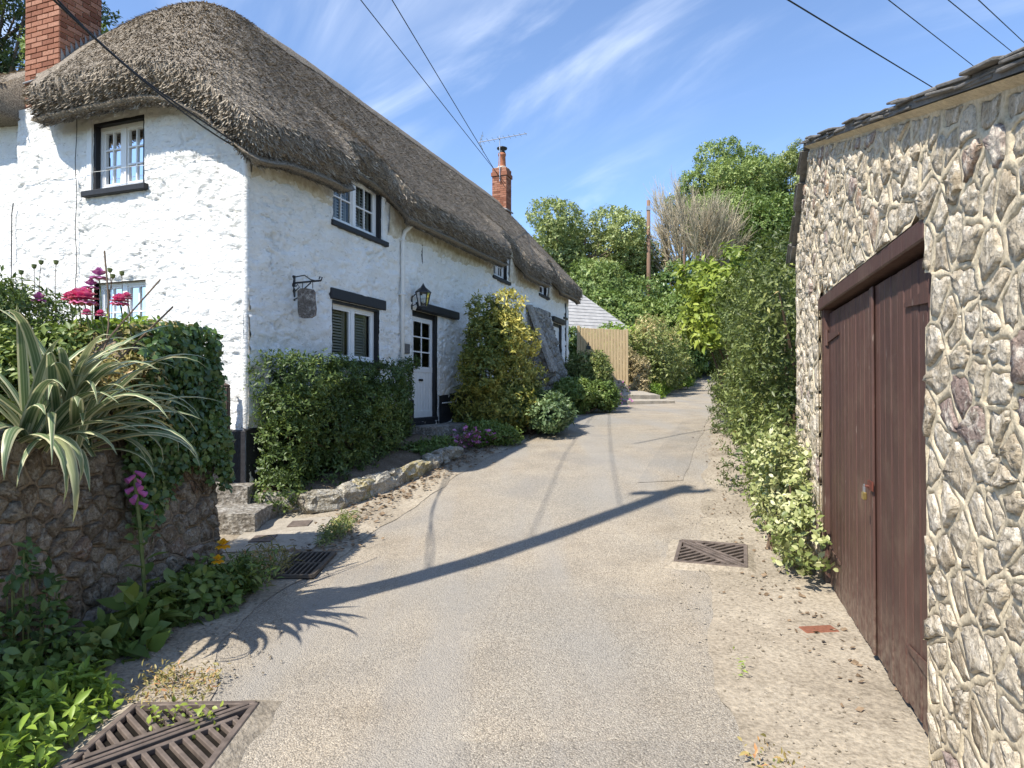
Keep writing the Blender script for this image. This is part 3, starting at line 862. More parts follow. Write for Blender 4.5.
# windows and doors ---------------------------------------------------
FRONT = lambda p: (p[0], -p[2], p[1])            # (u, v, out) on the front wall
SIDE = lambda p: (-p[2], p[0], p[1])
def grp(name, parent, label=None):
    o = link(bpy.data.objects.new(name, None), parent)
    o.empty_display_size = .1
    if label: o['label'] = label
    return o
def window(op, f, label, cols=2, rows=3, lights=2, depth=.07, sill=True, lintel=None, blind='shutter', surround=True):
    u0, u1, v0, v1 = op
    w = grp('window', cottage, label)
    if surround:
        b = MB()
        for q in (((u0-.01, v0, -.16), (u0+.035, v1, .004)), ((u1-.035, v0, -.16), (u1+.01, v1, .004)), ((u0, v1-.035, -.16), (u1, v1+.01, .006)), ((u0, v0-.01, -.16), (u1, v0+.02, .002))):
            b.box(q[0], q[1])
        b.build('surround', M['blackwood'], w, f)
    a0, a1, z0, z1 = (u0+.035, u1-.035, v0+.02, v1-.035) if surround else (u0-.01, u1+.01, v0-.01, v1+.01)
    b = MB(); fw = .05
    b.box((a0, z0, -depth-.06), (a0+fw, z1, -depth)); b.box((a1-fw, z0, -depth-.06), (a1, z1, -depth))
    b.box((a0, z1-fw, -depth-.058), (a1, z1, -depth+.002)); b.box((a0, z0, -depth-.058), (a1, z0+fw+.01, -depth+.003))
    lw = (a1-a0)/lights
    for i in range(1, lights):
        b.box((a0+i*lw-.045, z0, -depth-.056), (a0+i*lw+.045, z1, -depth+.006))
    b.build('frame', M['white'], w, f)
    for i in range(lights):
        p0 = a0 + i*lw + (fw if i == 0 else .045); p1 = a0 + (i+1)*lw - (fw if i == lights-1 else .045)
        q0, q1 = z0+fw+.01, z1-fw
        c = MB(); e = .03
        c.box((p0, q0, -depth-.05), (p0+e, q1, -depth-.012)); c.box((p1-e, q0, -depth-.05), (p1, q1, -depth-.012))
        c.box((p0, q0, -depth-.049), (p1, q0+e, -depth-.011)); c.box((p0, q1-e, -depth-.049), (p1, q1, -depth-.011))
        for k in range(1, cols):
            x = p0 + e + (p1-p0-2*e)*k/cols; c.box((x-.011, q0, -depth-.046), (x+.011, q1, -depth-.014))
        for k in range(1, rows):
            y = q0 + e + (q1-q0-2*e)*k/rows; c.box((p0, y-.011, -depth-.047), (p1, y+.011, -depth-.013))
        c.build('casement', M['white'], w, f)
        for k in range(cols):
            for j in range(rows):
                x0 = p0+e+(p1-p0-2*e)*k/cols; x1 = p0+e+(p1-p0-2*e)*(k+1)/cols
                y0 = q0+e+(q1-q0-2*e)*j/rows; y1 = q0+e+(q1-q0-2*e)*(j+1)/rows
                t = R.uniform(-.0015, .0015)
                MB().add([(x0, y0, -depth-.034+t), (x1, y0, -depth-.034-t), (x1, y1, -depth-.034+t), (x0, y1, -depth-.034)], [(0, 1, 2, 3)]).build('pane', M['glass'], w, f)
        if blind:
            s = MB(); h = .048 if blind == 'shutter' else .045; y = q0
            zb = -depth-.13
            while y < q1:
                tilt = .018
                s.add([(p0+.02, y, zb+tilt), (p1-.02, y, zb+tilt), (p1-.02, y+h*.72, zb-tilt), (p0+.02, y+h*.72, zb-tilt)], [(0, 1, 2, 3)])
                y += h
            for x in ((p0+.01, p0+.035), (p1-.035, p1-.01)) + ((((p0+p1)/2-.015, (p0+p1)/2+.015),) if blind == 'shutter' else ()):
                s.box((x[0], q0, zb-.02), (x[1], q1, zb+.024))
            s.build('shutter' if blind == 'shutter' else 'blind', M['blind'], w, f)
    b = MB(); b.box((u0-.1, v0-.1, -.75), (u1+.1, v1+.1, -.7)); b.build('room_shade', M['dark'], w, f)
    if sill:
        b = MB(); b.box((u0-.08, v0-.075, -.12), (u1+.14, v0+.004, .085), .5, .008); b.build('sill', M['blackwood'], w, f)
    if lintel:
        b = MB(); b.box((u0-.06, v1+.006, -.12), (u1+.16, v1+lintel, .06), .5, .012)
        b.build('lintel', M['blackwood'], w, f)
    return w
window(W_UP1, FRONT, 'upper casement tucked into the thatch with white louvred shutters', 2, 2, 2)
window(W_LO1, FRONT, 'ground-floor casement with a black beam over it and slatted blinds', 1, 1, 2, lintel=.17, blind='blind')
window(W_UP2, FRONT, 'small four-pane upper casement under the second thatch notch', 2, 2, 2, blind=None)
window(W_UP3, FRONT, 'narrow upper casement near the far gable', 1, 2, 1, blind=None)
window(W_LO2, FRONT, 'ground-floor window behind the golden shrub', 2, 2, 2, lintel=.16, blind=None)
window(W_LO3, FRONT, 'dark ground-floor window beside the stone buttress', 2, 2, 1, lintel=.16, blind=None)
window(WL_UP, SIDE, 'upper window of the sunlit side wall with louvred shutters', 2, 3, 2)
window(WL_LO, SIDE, 'lower window of the sunlit side wall behind the roses', 2, 3, 2, sill=False, surround=False)
# board casings beside the upper windows, and the dark weathered posts
for (op, f) in ((W_UP1, FRONT), (WL_UP, SIDE)):
    u0, u1, v0, v1 = op
    b = MB(); b.box((u1+.012, v0-.0, -.1), (u1+.12, v1+.12, .03)) if f is FRONT else b.box((u1+.012, v0-.02, -.1), (u1+.10, v1+.05, .03))
    if f is FRONT: b.box((u0-.02, v1+.012, -.1), (u1+.12, v1+.12, .035))
    b.build('casing', M['pipewhite'], cottage, f)
def plank_door(op, label, lantern_side=True, glazed=True):
    u0, u1, v0, v1 = op
    d = grp('door', cottage, label)
    b = MB(); b.box((u0, v0, -.30), (u0+.07, v1, -.02)); b.box((u1-.10, v0, -.30), (u1, v1, .012)); b.box((u0, v1-.09, -.30), (u1, v1, -.015))
    b.build('door_frame', M['blackwood'], d, FRONT)
    a0, a1 = u0+.075, u1-.105; z0, z1 = v0+.03, v1-.095; dp = -.045
    b = MB(); mid = z0 + (z1-z0)*.47 if glazed else z1-.1
    nb = 6
    for i in range(nb):
        x0 = a0 + .08 + (a1-a0-.16)*i/nb; x1 = a0 + .08 + (a1-a0-.16)*(i+1)/nb
        pb = MB(); pb.box((x0+.003, z0+.02, dp-.035), (x1-.003, mid, dp-.008), .5, .004); pb.build('plank', M['white'], d, FRONT)
    b.box((a0, z0, dp-.04), (a0+.085, z1, dp)); b.box((a1-.085, z0, dp-.04), (a1, z1, dp)); b.box((a0, z1-.09, dp-.039), (a1, z1, dp+.001))
    b.box((a0, mid-.03, dp-.039), (a1, mid+.07, dp+.004)); b.box((a0, z0, dp-.039), (a1, z0+.12, dp+.002))
    if glazed:
        xm = (a0+a1)/2; b.box((xm-.012, mid, dp-.03), (xm+.012, z1, dp-.008))
        for k in (1, 2):
            y = mid+.07 + (z1-.09-mid-.07)*k/3; b.box((a0+.05, y-.012, dp-.03), (a1-.05, y+.012, dp-.009))
        for i in (0, 1):
            for k in range(3):
                x0 = a0+.085 + (a1-a0-.17)*i/2; x1 = a0+.085+(a1-a0-.17)*(i+1)/2; y0 = mid+.07+(z1-.16-mid)*k/3; y1 = mid+.07+(z1-.16-mid)*(k+1)/3
                MB().add([(x0, y0, dp-.02), (x1, y0, dp-.02), (x1, y1, dp-.02), (x0, y1, dp-.02)], [(0, 1, 2, 3)]).build('pane', M['glass'], d, FRONT)
    b.build('door_rails', M['white'], d, FRONT)
    h = MB(); h.box((a0+.03, mid-.05, dp), (a0+.06, mid+.1, dp+.02)); h.tube([(a0+.045, mid+.03, dp+.02), (a0+.045, mid+.03, dp+.05), (a0+.13, mid+.03, dp+.05)], .008, 6); h.build('door_handle', M['iron'], d, FRONT)
    k = MB(); k.box((a0+.30, mid-.2, dp), (a0+.46, mid-.16, dp+.012)); k.build('letter_plate', M['iron'], d, FRONT)
    s = MB(); s.box((u0, v0-.05, -.32), (u1, v0+.028, .04), .5, .008); s.build('threshold', M['blackplinth'], d, FRONT)
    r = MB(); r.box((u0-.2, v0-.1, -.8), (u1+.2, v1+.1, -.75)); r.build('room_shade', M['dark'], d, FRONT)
    return d
plank_door(DOOR, 'white half-glazed plank front door in a black frame')
b = MB(); b.box((4.32, 3.105, -.1), (6.05, 3.26, .14), .5, .015); b.build('door_beam', M['blackwood'], cottage, FRONT)
b = MB(); b.box((5.255, 1.62, -.02), (5.9, 3.10, .025), .5, .01); b.build('door_reveal', M['plaster'], cottage, FRONT)
plank_door(DOOR2, 'far white door near the end of the cottage', glazed=False)
b = MB(); b.box((13.4, 3.84, -.1), (14.75, 4.0, .12), .5, .012); b.build('door_beam', M['blackwood'], cottage, FRONT)
# downpipes, vents, cables and other fixtures
p = MB(); p.tube([(3.74, 4.55, .30), (3.74, 4.42, .12), (3.74, 4.3, .075), (3.74, 1.1, .075)], .036, 10)
for z in (2.0, 3.3, 4.25): p.box((3.69, z, -.02), (3.79, z+.03, .12))
p.build('downpipe', M['pipewhite'], cottage, FRONT, smooth=True)
p = MB(); p.tube([(14.95, 4.6, .06), (14.95, 2.0, .06)], .035, 8); p.box((14.75, 4.05, .0), (15.15, 4.12, .1)); p.build('soil_pipe', M['iron'], cottage, FRONT)
p = MB(); p.tube([(4.55, 4.5, .03), (4.55, 4.15, .03), (4.56, 3.95, .035)], .012, 6); p.build('cable_tail', M['rubber'], cottage, FRONT)
p = MB(); p.box((3.06, 3.42, .02), (3.18, 3.60, .035))
for i in range(5): p.box((3.07, 3.44+i*.033, .034), (3.17, 3.455+i*.033, .045))
p.build('air_vent', M['pipewhite'], cottage, SIDE)
p = MB(); p.tube([(2.83, 5.4, .05)] + [(2.83 + .015*math.sin(z*7) - .03*(5.2-z)/3, z, .055) for z in np.arange(5.2, 2.2, -.15)], .005, 5); p.build('wall_cable', M['rubber'], cottage, SIDE)
p = MB(); p.tube([(4.3, 4.35, -.1)] + [(4.33, z, -.1) for z in np.arange(4.2, 2.4, -.2)], .007, 5); p.build('wall_cable', M['rubber'], cottage, SIDE)
p = MB(); p.tube([(u, 4.52 - .004*math.sin(u*9) + .012*u, .05) for u in np.arange(.15, 4.0, .12)], .004, 4); p.build('wall_cable', M['pipewhite'], cottage, SIDE)
p = MB(); p.box((3.86, 2.29, .0), (4.07, 2.46, .045), .5, .006); p.build('letter_box', M['slatesign'], cottage, FRONT)
p = MB(); p.tube([(5.3, 1.38, .1), (5.95, 1.40, .1), (5.98, 1.5, .1)], .012, 6); p.build('water_pipe', M['pipewhite'], cottage, FRONT)

# ------------------------------------------------------------------ rubble stonework
def clip_poly(P, n, d):
    """keep the part of polygon P with p.n <= d"""
    out = []
    for i in range(len(P)):
        a, b = P[i], P[(i+1) % len(P)]
        da, db = a @ n - d, b @ n - d
        if da <= 0: out.append(a)
        if da*db < 0: out.append(a + (b-a)*(da/(da-db)))
    return out
def voronoi_cells(S, keep, box, bounds=(), k=26):
    """S sites (n,2); cells for the first `keep` sites, clipped to box polygon and extra half planes"""
    cells = []
    for i in range(keep):
        d = np.sum((S - S[i])**2, 1); nb = np.argsort(d)[1:k]
        P = [np.array(p, float) for p in box]
        for (n, dd) in bounds:
            P = clip_poly(P, np.array(n), dd)
            if len(P) < 3: break
        for j in nb:
            if len(P) < 3: break
            n = S[j] - S[i]
            P = clip_poly(P, n, (S[j]@S[j] - S[i]@S[i])/2)
        if len(P) >= 3:
            A = np.array(P); x, y = A[:, 0], A[:, 1]
            ar = .5*abs(np.sum(x*np.roll(y, -1) - y*np.roll(x, -1)))
            if ar > .0006: cells.append((ar, A))
    return cells
def cut_corners(poly, gap, rnd):
    """corner-cut points on the cell edges (q), the same set in from the joint (q0)"""
    c = poly.mean(0); q = []; cn = []
    n = len(poly)
    for i in range(n):
        a, b = poly[i], poly[(i+1) % n]
        f = .07 + .15*rnd.random()
        q += [a + (b-a)*f, a + (b-a)*(.5 + .1*(rnd.random()-.5)), a + (b-a)*(1-f)]
        cn.append(a)
    q = np.array(q); v = q - c; L = np.linalg.norm(v, axis=1, keepdims=True)
    g = gap*(.4 + 1.2*rnd.random((len(q), 1)))
    q0 = c + v*np.maximum(1 - g/np.maximum(L, .02), .5)
    return c, cn, q, q0
def stone_geo(c, q0, h, rnd, sink=.02, out=0.0):
    n = len(q0); jit = lambda s: 1 + s*(rnd.random((n, 1)) - .5)
    tilt = rnd.normal(0, .055, 2)
    r1 = c + (q0-c)*.955*jit(.03); r2 = c + (q0-c)*.52*jit(.4)
    z1 = h*(.7 + .4*rnd.random(n)) + (r1-c)@tilt; z2 = h*(.6 + .8*rnd.random(n)) + (r2-c)@tilt
    V = [(*p, -sink) for p in c + (q0-c)*1.03] + [(*p, z + out) for p, z in zip(r1, z1)] + [(*p, z + out) for p, z in zip(r2, z2)] + [(*c, h*(.6+.6*rnd.random()) + out)]
    F = []
    for i in range(n):
        j = (i+1) % n
        F += [(i, j, n+j, n+i), (n+i, n+j, 2*n+j, 2*n+i), (2*n+i, 2*n+j, 3*n)]
    return V, F
def lay_stones(cells, fmap, parent, mat, gap=.012, h=.03, most=300, seed=1, tints=None, name='stone', mortar=None, rib=.008, sink=.02):
    rnd = np.random.default_rng(seed)
    cells = sorted(cells, key=lambda c: -c[0])
    rest = MB(); ribs = MB()
    for i, (ar, P) in enumerate(cells):
        hs = h*(.3 + 1.3*rnd.random())
        c, cn, q, q0 = cut_corners(P, gap, rnd)
        V, F = stone_geo(c, q0, hs, rnd, sink)
        if mortar is not None:
            n = len(q); m = len(cn)
            hz = lambda p, k: rib*(.5 + float(vnoise(p[0]*31, p[1]*31))) if k else rib*(.5 + 1.0*float(vnoise(p[0]*31, p[1]*31)))
            W_ = [(*p, hz(p, 0)) for p in q] + [(*p, hz(p, 1)) for p in q + (q0-q)*.75] + [(*p, -sink) for p in q0] + [(*p, hz(p, 0)) for p in cn]
            G_ = []
            for k in range(n):
                k2 = (k+1) % n
                G_ += [(k, k2, n+k2, n+k), (n+k, n+k2, 2*n+k2, 2*n+k)]
            for k in range(m): G_.append((3*n+k, (3*k), (3*k-1) % n))
            ribs.add([fmap(v) for v in W_], G_)
        t = rnd.random() if tints is None else tints(rnd)
        if i < most:
            mk(name, [fmap(v) for v in V], F, mat, parent, tint=t, smooth=True)
        else:
            rest.add([fmap(v) for v in V], F, t)
    if rest.V:
        tag(rest.build('small_stones', mat, parent, smooth=True), kind='stuff')
    if ribs.V:
        ribs.build('pointing', mortar, parent, smooth=True)

# ------------------------------------------------------------------ the stone garage (local x along the wall, y out to the road)
GO = np.array([1.78, 2.79]); GD = unit(np.array([.277, .961])); GRZ = math.atan2(GD[1], GD[0])
garage = thing('stone_garage', 'rubble stone garage with brown double doors at the right edge of the lane', 'garage', (GO[0], GO[1], 0), GRZ)
GX0, GX1, GAPX, GAPZ = -2.6, 3.84, 2.98, 3.72
SLN, SLF = .31, .86
def gtop(x):
    x = np.asarray(x, float)
    return np.where(x < GAPX, GAPZ - (GAPX - x)*SLN, GAPZ - (x - GAPX)*SLF)
DX0, DX1, DZ = .0, 2.60, 2.36
gwall = grp('garage_wall', garage, 'sunlit rubble wall of pale stones with cream pointing')
us = np.unique(np.concatenate([np.arange(GX0, GX1+.001, .05), [DX0, DX1, GX1]])); vs = np.unique(np.concatenate([np.arange(-.3, 3.9, .05), [DZ]]))
U, Vv = np.meshgrid(us, vs); Vt = np.minimum(Vv, gtop(U))
Pm = np.stack([U, -.022 + .006*(fbm(U*6, Vt*6, 2.0) - .5), Vt], -1).reshape(-1, 3)
n_, m_ = len(us), len(vs)
r, c = np.divmod(np.arange((m_-1)*(n_-1)), n_-1)
cu, cv = (us[c]+us[c+1])/2, (vs[r]+vs[r+1])/2
ok = ~((cu > DX0) & (cu < DX1) & (cv < DZ)) & (vs[r] < gtop(cu))
mk('mortar_bed', Pm, np.stack([r*n_+c, r*n_+c+1, (r+1)*n_+c+1, (r+1)*n_+c], 1)[ok], M['gmortar'], gwall, smooth=True)
# sites, mirrored over the door opening and wall ends so that stones stop at those edges
rs = np.random.default_rng(21)
AS = 1.22
def scatter_sites(x0, x1, z0, z1, dens_min, tries, inside):
    S = np.zeros((0, 2)); rad_ = []
    out = []; rr = []
    for t in range(tries):
        p = np.array([rs.uniform(x0, x1), rs.uniform(z0, z1)])
        if not inside(p): continue
        r_ = dens_min*(.42 + 1.25*rs.random()**1.8)
        if out:
            D_ = np.hypot(np.array(out)[:, 0]-p[0], (np.array(out)[:, 1]-p[1])*AS)
            if np.any(D_ < (np.array(rr) + r_)*.5): continue
        out.append(p); rr.append(r_)
    return np.array(out)
inside = lambda p: p[1] < float(gtop(p[0])) - .01 and not (DX0-.03 < p[0] < DX1+.03 and p[1] < DZ+.03)
S = scatter_sites(GX0+.03, GX1-.02, -.15, 3.8, .195, 11000, inside)
mir = []
for p in S:
    if p[1] < DZ and DX0-.4 < p[0] < DX0: mir.append((2*DX0-p[0], p[1]))
    if p[1] < DZ and DX1 < p[0] < DX1+.4: mir.append((2*DX1-p[0], p[1]))
    if DX0 < p[0] < DX1 and DZ < p[1] < DZ+.4: mir.append((p[0], 2*DZ-p[1]))
SS = np.vstack([S, np.array(mir)]) * np.array([1, AS])
bx_ = [(GX0, -.3*AS), (GX1, -.3*AS), (GX1, 4.2*AS), (GX0, 4.2*AS)]
bounds = [((-SLN, 1/AS), GAPZ - GAPX*SLN), ((SLF, 1/AS), GAPZ + GAPX*SLF)]
cells = [(a/AS, P/np.array([1, AS])) for a, P in voronoi_cells(SS, len(S), bx_, bounds)]
cells = [(a, P) for a, P in cells if not (DX0 < P[:, 0].mean() < DX1 and P[:, 1].mean() < DZ)]
def gt(rnd):
    t = rnd.random()
    return t*.86 if rnd.random() > .09 else .87 + .13*rnd.random()
for (sel, most_) in ((lambda P: P[:, 0].mean() >= -1.1, 300), (lambda P: P[:, 0].mean() < -1.1, 0)):
    lay_stones([q for q in cells if sel(q[1])], lambda v: (v[0], v[2], v[1]), gwall, M['gstone'], .021, .012, most_, 3, gt, mortar=M['gmortar'], rib=.005, sink=.014)
# far and rear sides of the building, and the slab of roof with its verge slates
b = MB(); b.box((GX1-.25, -5.2, -.4), (GX1-.006, -.02, 3.02)); b.box((GX0-.004, -5.2, -.4), (GX0+.2, -.018, 2.0)); b.box((GX0, -5.2, -.4), (GX1-.05, -5.0, 2.0))
b.build('plain_walls', M['gmortar'], garage)
def roof_slab(x0, x1, name):
    z0, z1 = float(gtop(x0)), float(gtop(x1))
    b = MB(); b.add([(x0, -5.3, z0+.03), (x1, -5.3, z1+.03), (x1, .05, z1+.03), (x0, .05, z0+.03), (x0, -5.3, z0+.075), (x1, -5.3, z1+.075), (x1, .05, z1+.075), (x0, .05, z0+.075)],
                    [(0, 3, 2, 1), (4, 5, 6, 7), (0, 1, 5, 4), (1, 2, 6, 5), (2, 3, 7, 6), (3, 0, 4, 7)])
    b.build(name, M['slate'], garage)
roof_slab(GX0, GAPX, 'roof_slope'); roof_slab(GAPX, GX1+.16, 'roof_slope')
b = MB(); b.add([(GX0, -.01, float(gtop(GX0))-.012), (GAPX, -.01, GAPZ-.008), (GAPX, .052, GAPZ+.03), (GX0, .052, float(gtop(GX0))+.02), (GX0, .0, float(gtop(GX0))+.03), (GAPX, 0, GAPZ+.04)], [(0, 1, 2, 3), (3, 2, 5, 4)])
b.build('verge_mortar', M['gmortar'], garage)
def verge(x0, x1, sl, up):
    x = x0; i = 0
    while x < x1:
        L = R.uniform(.20, .34); ang = math.atan(sl)
        z = float(gtop(min(max(x + L/2, GX0), GX1+.2)))
        for lay in range(3):
            sb = MB(); ll = L*R.uniform(.75, 1.1)
            sb.box((-ll/2, -.3, -.005), (ll/2, R.uniform(.045, .07) + .008*lay, .005+R.random()*.004), R.random(), .003)
            o = sb.build('slate', M['slate'], garage)
            o.location = (x + L/2 + R.uniform(-.06, .06), 0, z + .048 + lay*.012 + R.uniform(-.004, .006))
            o.rotation_euler = (R.uniform(-.05, .04), -ang + R.uniform(-.03, .05), R.uniform(-.05, .05))
        x += L*.86
verge(GX0, GAPX-.05, SLN, 1); verge(GAPX+.02, GX1+.08, -SLF, -1)
b = MB(); b.tube([(GAPX, -5.2, GAPZ+.07), (GAPX, .03, GAPZ+.07)], .045, 8); b.build('ridge_tile', M['slate'], garage)
# doors
gfr = MB(); gfr.box((DX0+.002, -.14, -.1), (DX0+.055, -.035, DZ-.002)); gfr.box((DX1-.10, -.14, -.1), (DX1-.002, -.02, DZ-.004)); gfr.box((DX0+.003, -.14, DZ-.10), (DX1-.003, .008, DZ-.003), .5, .008)
gfr.build('door_frame', M['brownpaint'], garage)
SPL = 1.10
for (x0, x1, lab) in ((.06, SPL-.004, 'near leaf of the brown garage doors with the padlock hasp'), (SPL+.004, DX1-.105, 'far leaf of the brown garage doors')):
    d = grp('garage_door', garage, lab)
    nb = int(round((x1-x0)/.118)); wb = (x1-x0)/nb
    for i in range(nb):
        pb = MB(); e = R.uniform(-.002, .002)
        pb.box((x0 + i*wb + .0035, -.085, .03 + R.uniform(0, .03)), (x0 + (i+1)*wb - .0035, -.055 + e, DZ-.135), R.random(), .006)
        pb.build('board', M['brownpaint'], d)
    bk = MB(); bk.box((x0+.01, -.12, .05), (x1-.01, -.09, DZ-.14)); bk.build('backing', M['blackwood'], d)
    hx = x1 if x1 > 1.5 else x0; sgn = -1 if x1 > 1.5 else 1
    for z in (.34, 2.03):
        h = MB()
        h.add([(hx, -.052, z-.035), (hx + sgn*.42, -.052, z-.008), (hx + sgn*.42, -.052, z+.012), (hx, -.052, z+.04), (hx, -.044, z-.035), (hx + sgn*.42, -.044, z-.008), (hx + sgn*.42, -.044, z+.012), (hx, -.044, z+.04)],
              [(4, 5, 6, 7), (0, 1, 5, 4), (3, 2, 6, 7), (1, 2, 6, 5)])
        h.tube([(hx, -.04, z-.06), (hx, -.04, z+.065)], .014, 8)
        h.build('hinge', M['brownpaint'], d)
cover = MB(); cover.box((SPL-.03, -.052, .06), (SPL+.03, -.035, DZ-.14), .5, .006); cover.build('cover_strip', M['brownpaint'], garage)
hs = MB(); hs.box((SPL-.05, -.034, 1.02), (SPL+.06, -.026, 1.075)); hs.tube([(SPL-.015, -.02, 1.045), (SPL-.015, .0, 1.045), (SPL+.015, .0, 1.045), (SPL+.015, -.02, 1.045)], .006, 6)
hs.build('hasp', M['redlead'], garage)
pl = thing('padlock', 'small brass padlock hanging on the garage door hasp', 'padlock', tuple(GO + GD*SPL + np.array([-GD[1], GD[0]])*.004) + (.965,), GRZ)
b = MB(); b.box((-.024, -.011, 0), (.024, .011, .045), .5, .005); b.build('lock_body', M['brass'], pl)
b = MB(); b.tube([(-.016, 0, .042), (-.016, 0, .075), (-.008, 0, .088), (.008, 0, .088), (.016, 0, .075), (.016, 0, .042)], .004, 6); b.build('shackle', M['galv'], pl)

# ------------------------------------------------------------------ garden wall on the left
GW = [(-2.62, 1.2), (-2.62, 2.4), (-2.68, 3.6), (-2.72, 4.6), (-2.62, 5.5), (-2.56, 5.92)]
gwp = np.array(GW); gs = np.concatenate([[0], np.cumsum(np.linalg.norm(np.diff(gwp, axis=0), axis=1))])
def gwall_pt(s, z, out):
    x, y = np.interp(s, gs, gwp[:, 0]), np.interp(s, gs, gwp[:, 1])
    batter = -.10*max(z, 0)
    t = max(0.0, s - (gs[-1] - .22))           # turn round the end pier
    return (x + out + batter - .9*t*t*3, y + .0*t, z)
SE = gs[-1]
def gwtop(s):
    return np.interp(s, [0, SE-1.35, SE-1.0, SE-.3, SE-.06, SE], [1.28, 1.36, 2.0, 2.12, 2.06, 1.9]) + .05*(vnoise(np.asarray(s)*5, 3.3) - .5)
gdn = thing('garden_wall', 'rough earthy rubble retaining wall at the left under the flax plant', 'wall', (0, 0, 0))
V = []; F = []
ss = np.linspace(0, SE, 90); nz_ = 26
for s in ss:
    tp = float(gwtop(s))
    for k in range(nz_):
        z = -.15 + (tp + .15)*k/(nz_-1)
        V.append(gwall_pt(s, z, -.045 + .03*(float(fbm(s*4, z*4, 6.0)) - .5)))
for i in range(len(ss)-1):
    for k in range(nz_-1):
        F.append((i*nz_+k, (i+1)*nz_+k, (i+1)*nz_+k+1, i*nz_+k+1))
mk('wall_core', V, F, M['wmortar'], gdn, smooth=True)
# capping and end
V = []; F = []
for s in ss:
    tp = float(gwtop(s)); p = gwall_pt(s, tp, 0)
    for (o, dz) in ((-.012, 0), (-.12, .04), (-.3, .03), (-.5, -.05), (-.52, -.8)):
        V.append((p[0]+o, p[1], tp + dz))
for i in range(len(ss)-1):
    for k in range(4):
        F.append((i*5+k, (i+1)*5+k, (i+1)*5+k+1, i*5+k+1))
mk('wall_top', V, F, M['wmortar'], gdn, smooth=True)
e0 = gwall_pt(SE, 0, 0)
b = MB()
for k in range(8):
    z0 = -.1 + k*.245; z1 = z0 + .24
    q0 = gwall_pt(SE, z0, 0)[0]; q1 = gwall_pt(SE, z1, 0)[0]
    b.add([(q0-.02, e0[1]+.01, z0), (q0-.62, e0[1]+.04, z0), (q1-.62, e0[1]+.04, z1), (q1-.02, e0[1]+.01, z1)], [(0, 1, 2, 3)])
b.build('wall_end', M['wmortar'], gdn)
rs = np.random.default_rng(5)
S = scatter_sites(.9, SE-.02, -.1, 2.1, .185, 5000, lambda p: p[1] < float(gwtop(p[0])) - .03)
cells = voronoi_cells(S*np.array([1, AS]), len(S), [(.7, -.12), (SE+.03, -.12), (SE+.03, 2.7), (.7, 2.7)])
cells = [(a/AS, P/np.array([1, AS])) for a, P in cells]
cells = [(a, np.stack([P[:, 0], np.minimum(P[:, 1], gwtop(P[:, 0]))], 1)) for a, P in cells]
cells = [(a, P) for a, P in cells if np.ptp(P[:, 1]) > .07 and np.ptp(P[:, 0]) > .05 and np.ptp(P[:, 0]) < .6]
lay_stones(cells, lambda v: gwall_pt(v[0], v[1], v[2]), gdn, M['wstone'], .013, .030, 300, 8, mortar=M['wmortar'], rib=.007, sink=.025)
# ground of the raised garden behind it
ys_ = np.linspace(-2, 5.8, 40); xs_ = np.linspace(-12, -2.95, 30)
sheet('garden_terrace', xs_, ys_, lambda x, y: 1.28 + .12*fbm(x*1.2, y*1.2) + .04*np.maximum(-3.2-x, 0), M['soil'])
b = MB(); b.add([(-12, 5.8, -.3), (-2.95, 5.8, -.3), (-2.95, 5.8, 1.36), (-12, 5.8, 1.7)], [(0, 1, 2, 3)])
tag(b.build('garden_terrace_bank', M['wmortar']), kind='structure')
# gate post and gate at the side path
gp = thing('gate_post', 'dark weathered timber post standing at the cottage corner behind the garden wall end', 'post', (-3.43, 7.78, .30))
b = MB(); b.box((-.045, -.045, -.15), (.045, .045, 1.36), .5, .01); b.build('post', M['oldwood'], gp)
b = MB(); b.lathe([(.055, 0), (.06, .02), (.0, .05)], (0, 0, 1.36), 4); b.build('post_cap', M['oldwood'], gp)

# ------------------------------------------------------------------ stone buttress against the cottage front
butt = grp('buttress', cottage, 'sloping rubble stone buttress against the far end of the front wall')
BA0, BA1, BZ0, BZ1, BY = 11.1, 12.35, .7, 4.0, 1.25
b = MB(); b.add([(BA0, 0, BZ0), (BA0, -BY, BZ0), (BA0, -.16, BZ1), (BA0, 0, BZ1), (BA1, 0, BZ0), (BA1, -BY, BZ0), (BA1, -.16, BZ1), (BA1, 0, BZ1)],
                [(0, 1, 2, 3), (4, 7, 6, 5), (1, 5, 6, 2), (2, 6, 7, 3)])
b.build('buttress_core', M['wmortar'], butt)
rs = np.random.default_rng(15)
yb = lambda z: .16 + (BY-.16)*(BZ1-z)/(BZ1-BZ0)
S = scatter_sites(0, BY, BZ0, BZ1, .24, 1500, lambda p: p[0] < yb(p[1]) - .03)
cells = voronoi_cells(S, len(S), [(0, BZ0), (BY, BZ0), (BY, BZ1), (0, BZ1)], [((1, (BY-.16)/(BZ1-BZ0)), .16 + (BY-.16)*BZ1/(BZ1-BZ0))])
lay_stones(cells, lambda v: (BA0 - v[2], -v[0], v[1]), butt, M['bstone'], .018, .05, 300, 4)
Ls = math.hypot(BY-.16, BZ1-BZ0)
S = scatter_sites(BA0, BA1, 0, Ls, .26, 1500, lambda p: True)
cells = voronoi_cells(S, len(S), [(BA0, 0), (BA1, 0), (BA1, Ls), (BA0, Ls)])
nv = Vector((0, -(BZ1-BZ0), BY-.16)).normalized()
nv = Vector((0, -(BZ1-BZ0)/Ls, (BY-.16)/Ls))
def slope_map(v):
    t = v[1]/Ls
    return (v[0], -BY + (BY-.16)*t + nv.y*v[2], BZ0 + (BZ1-BZ0)*t + nv.z*v[2])
lay_stones(cells, slope_map, butt, M['bstone'], .016, .06, 300, 6)
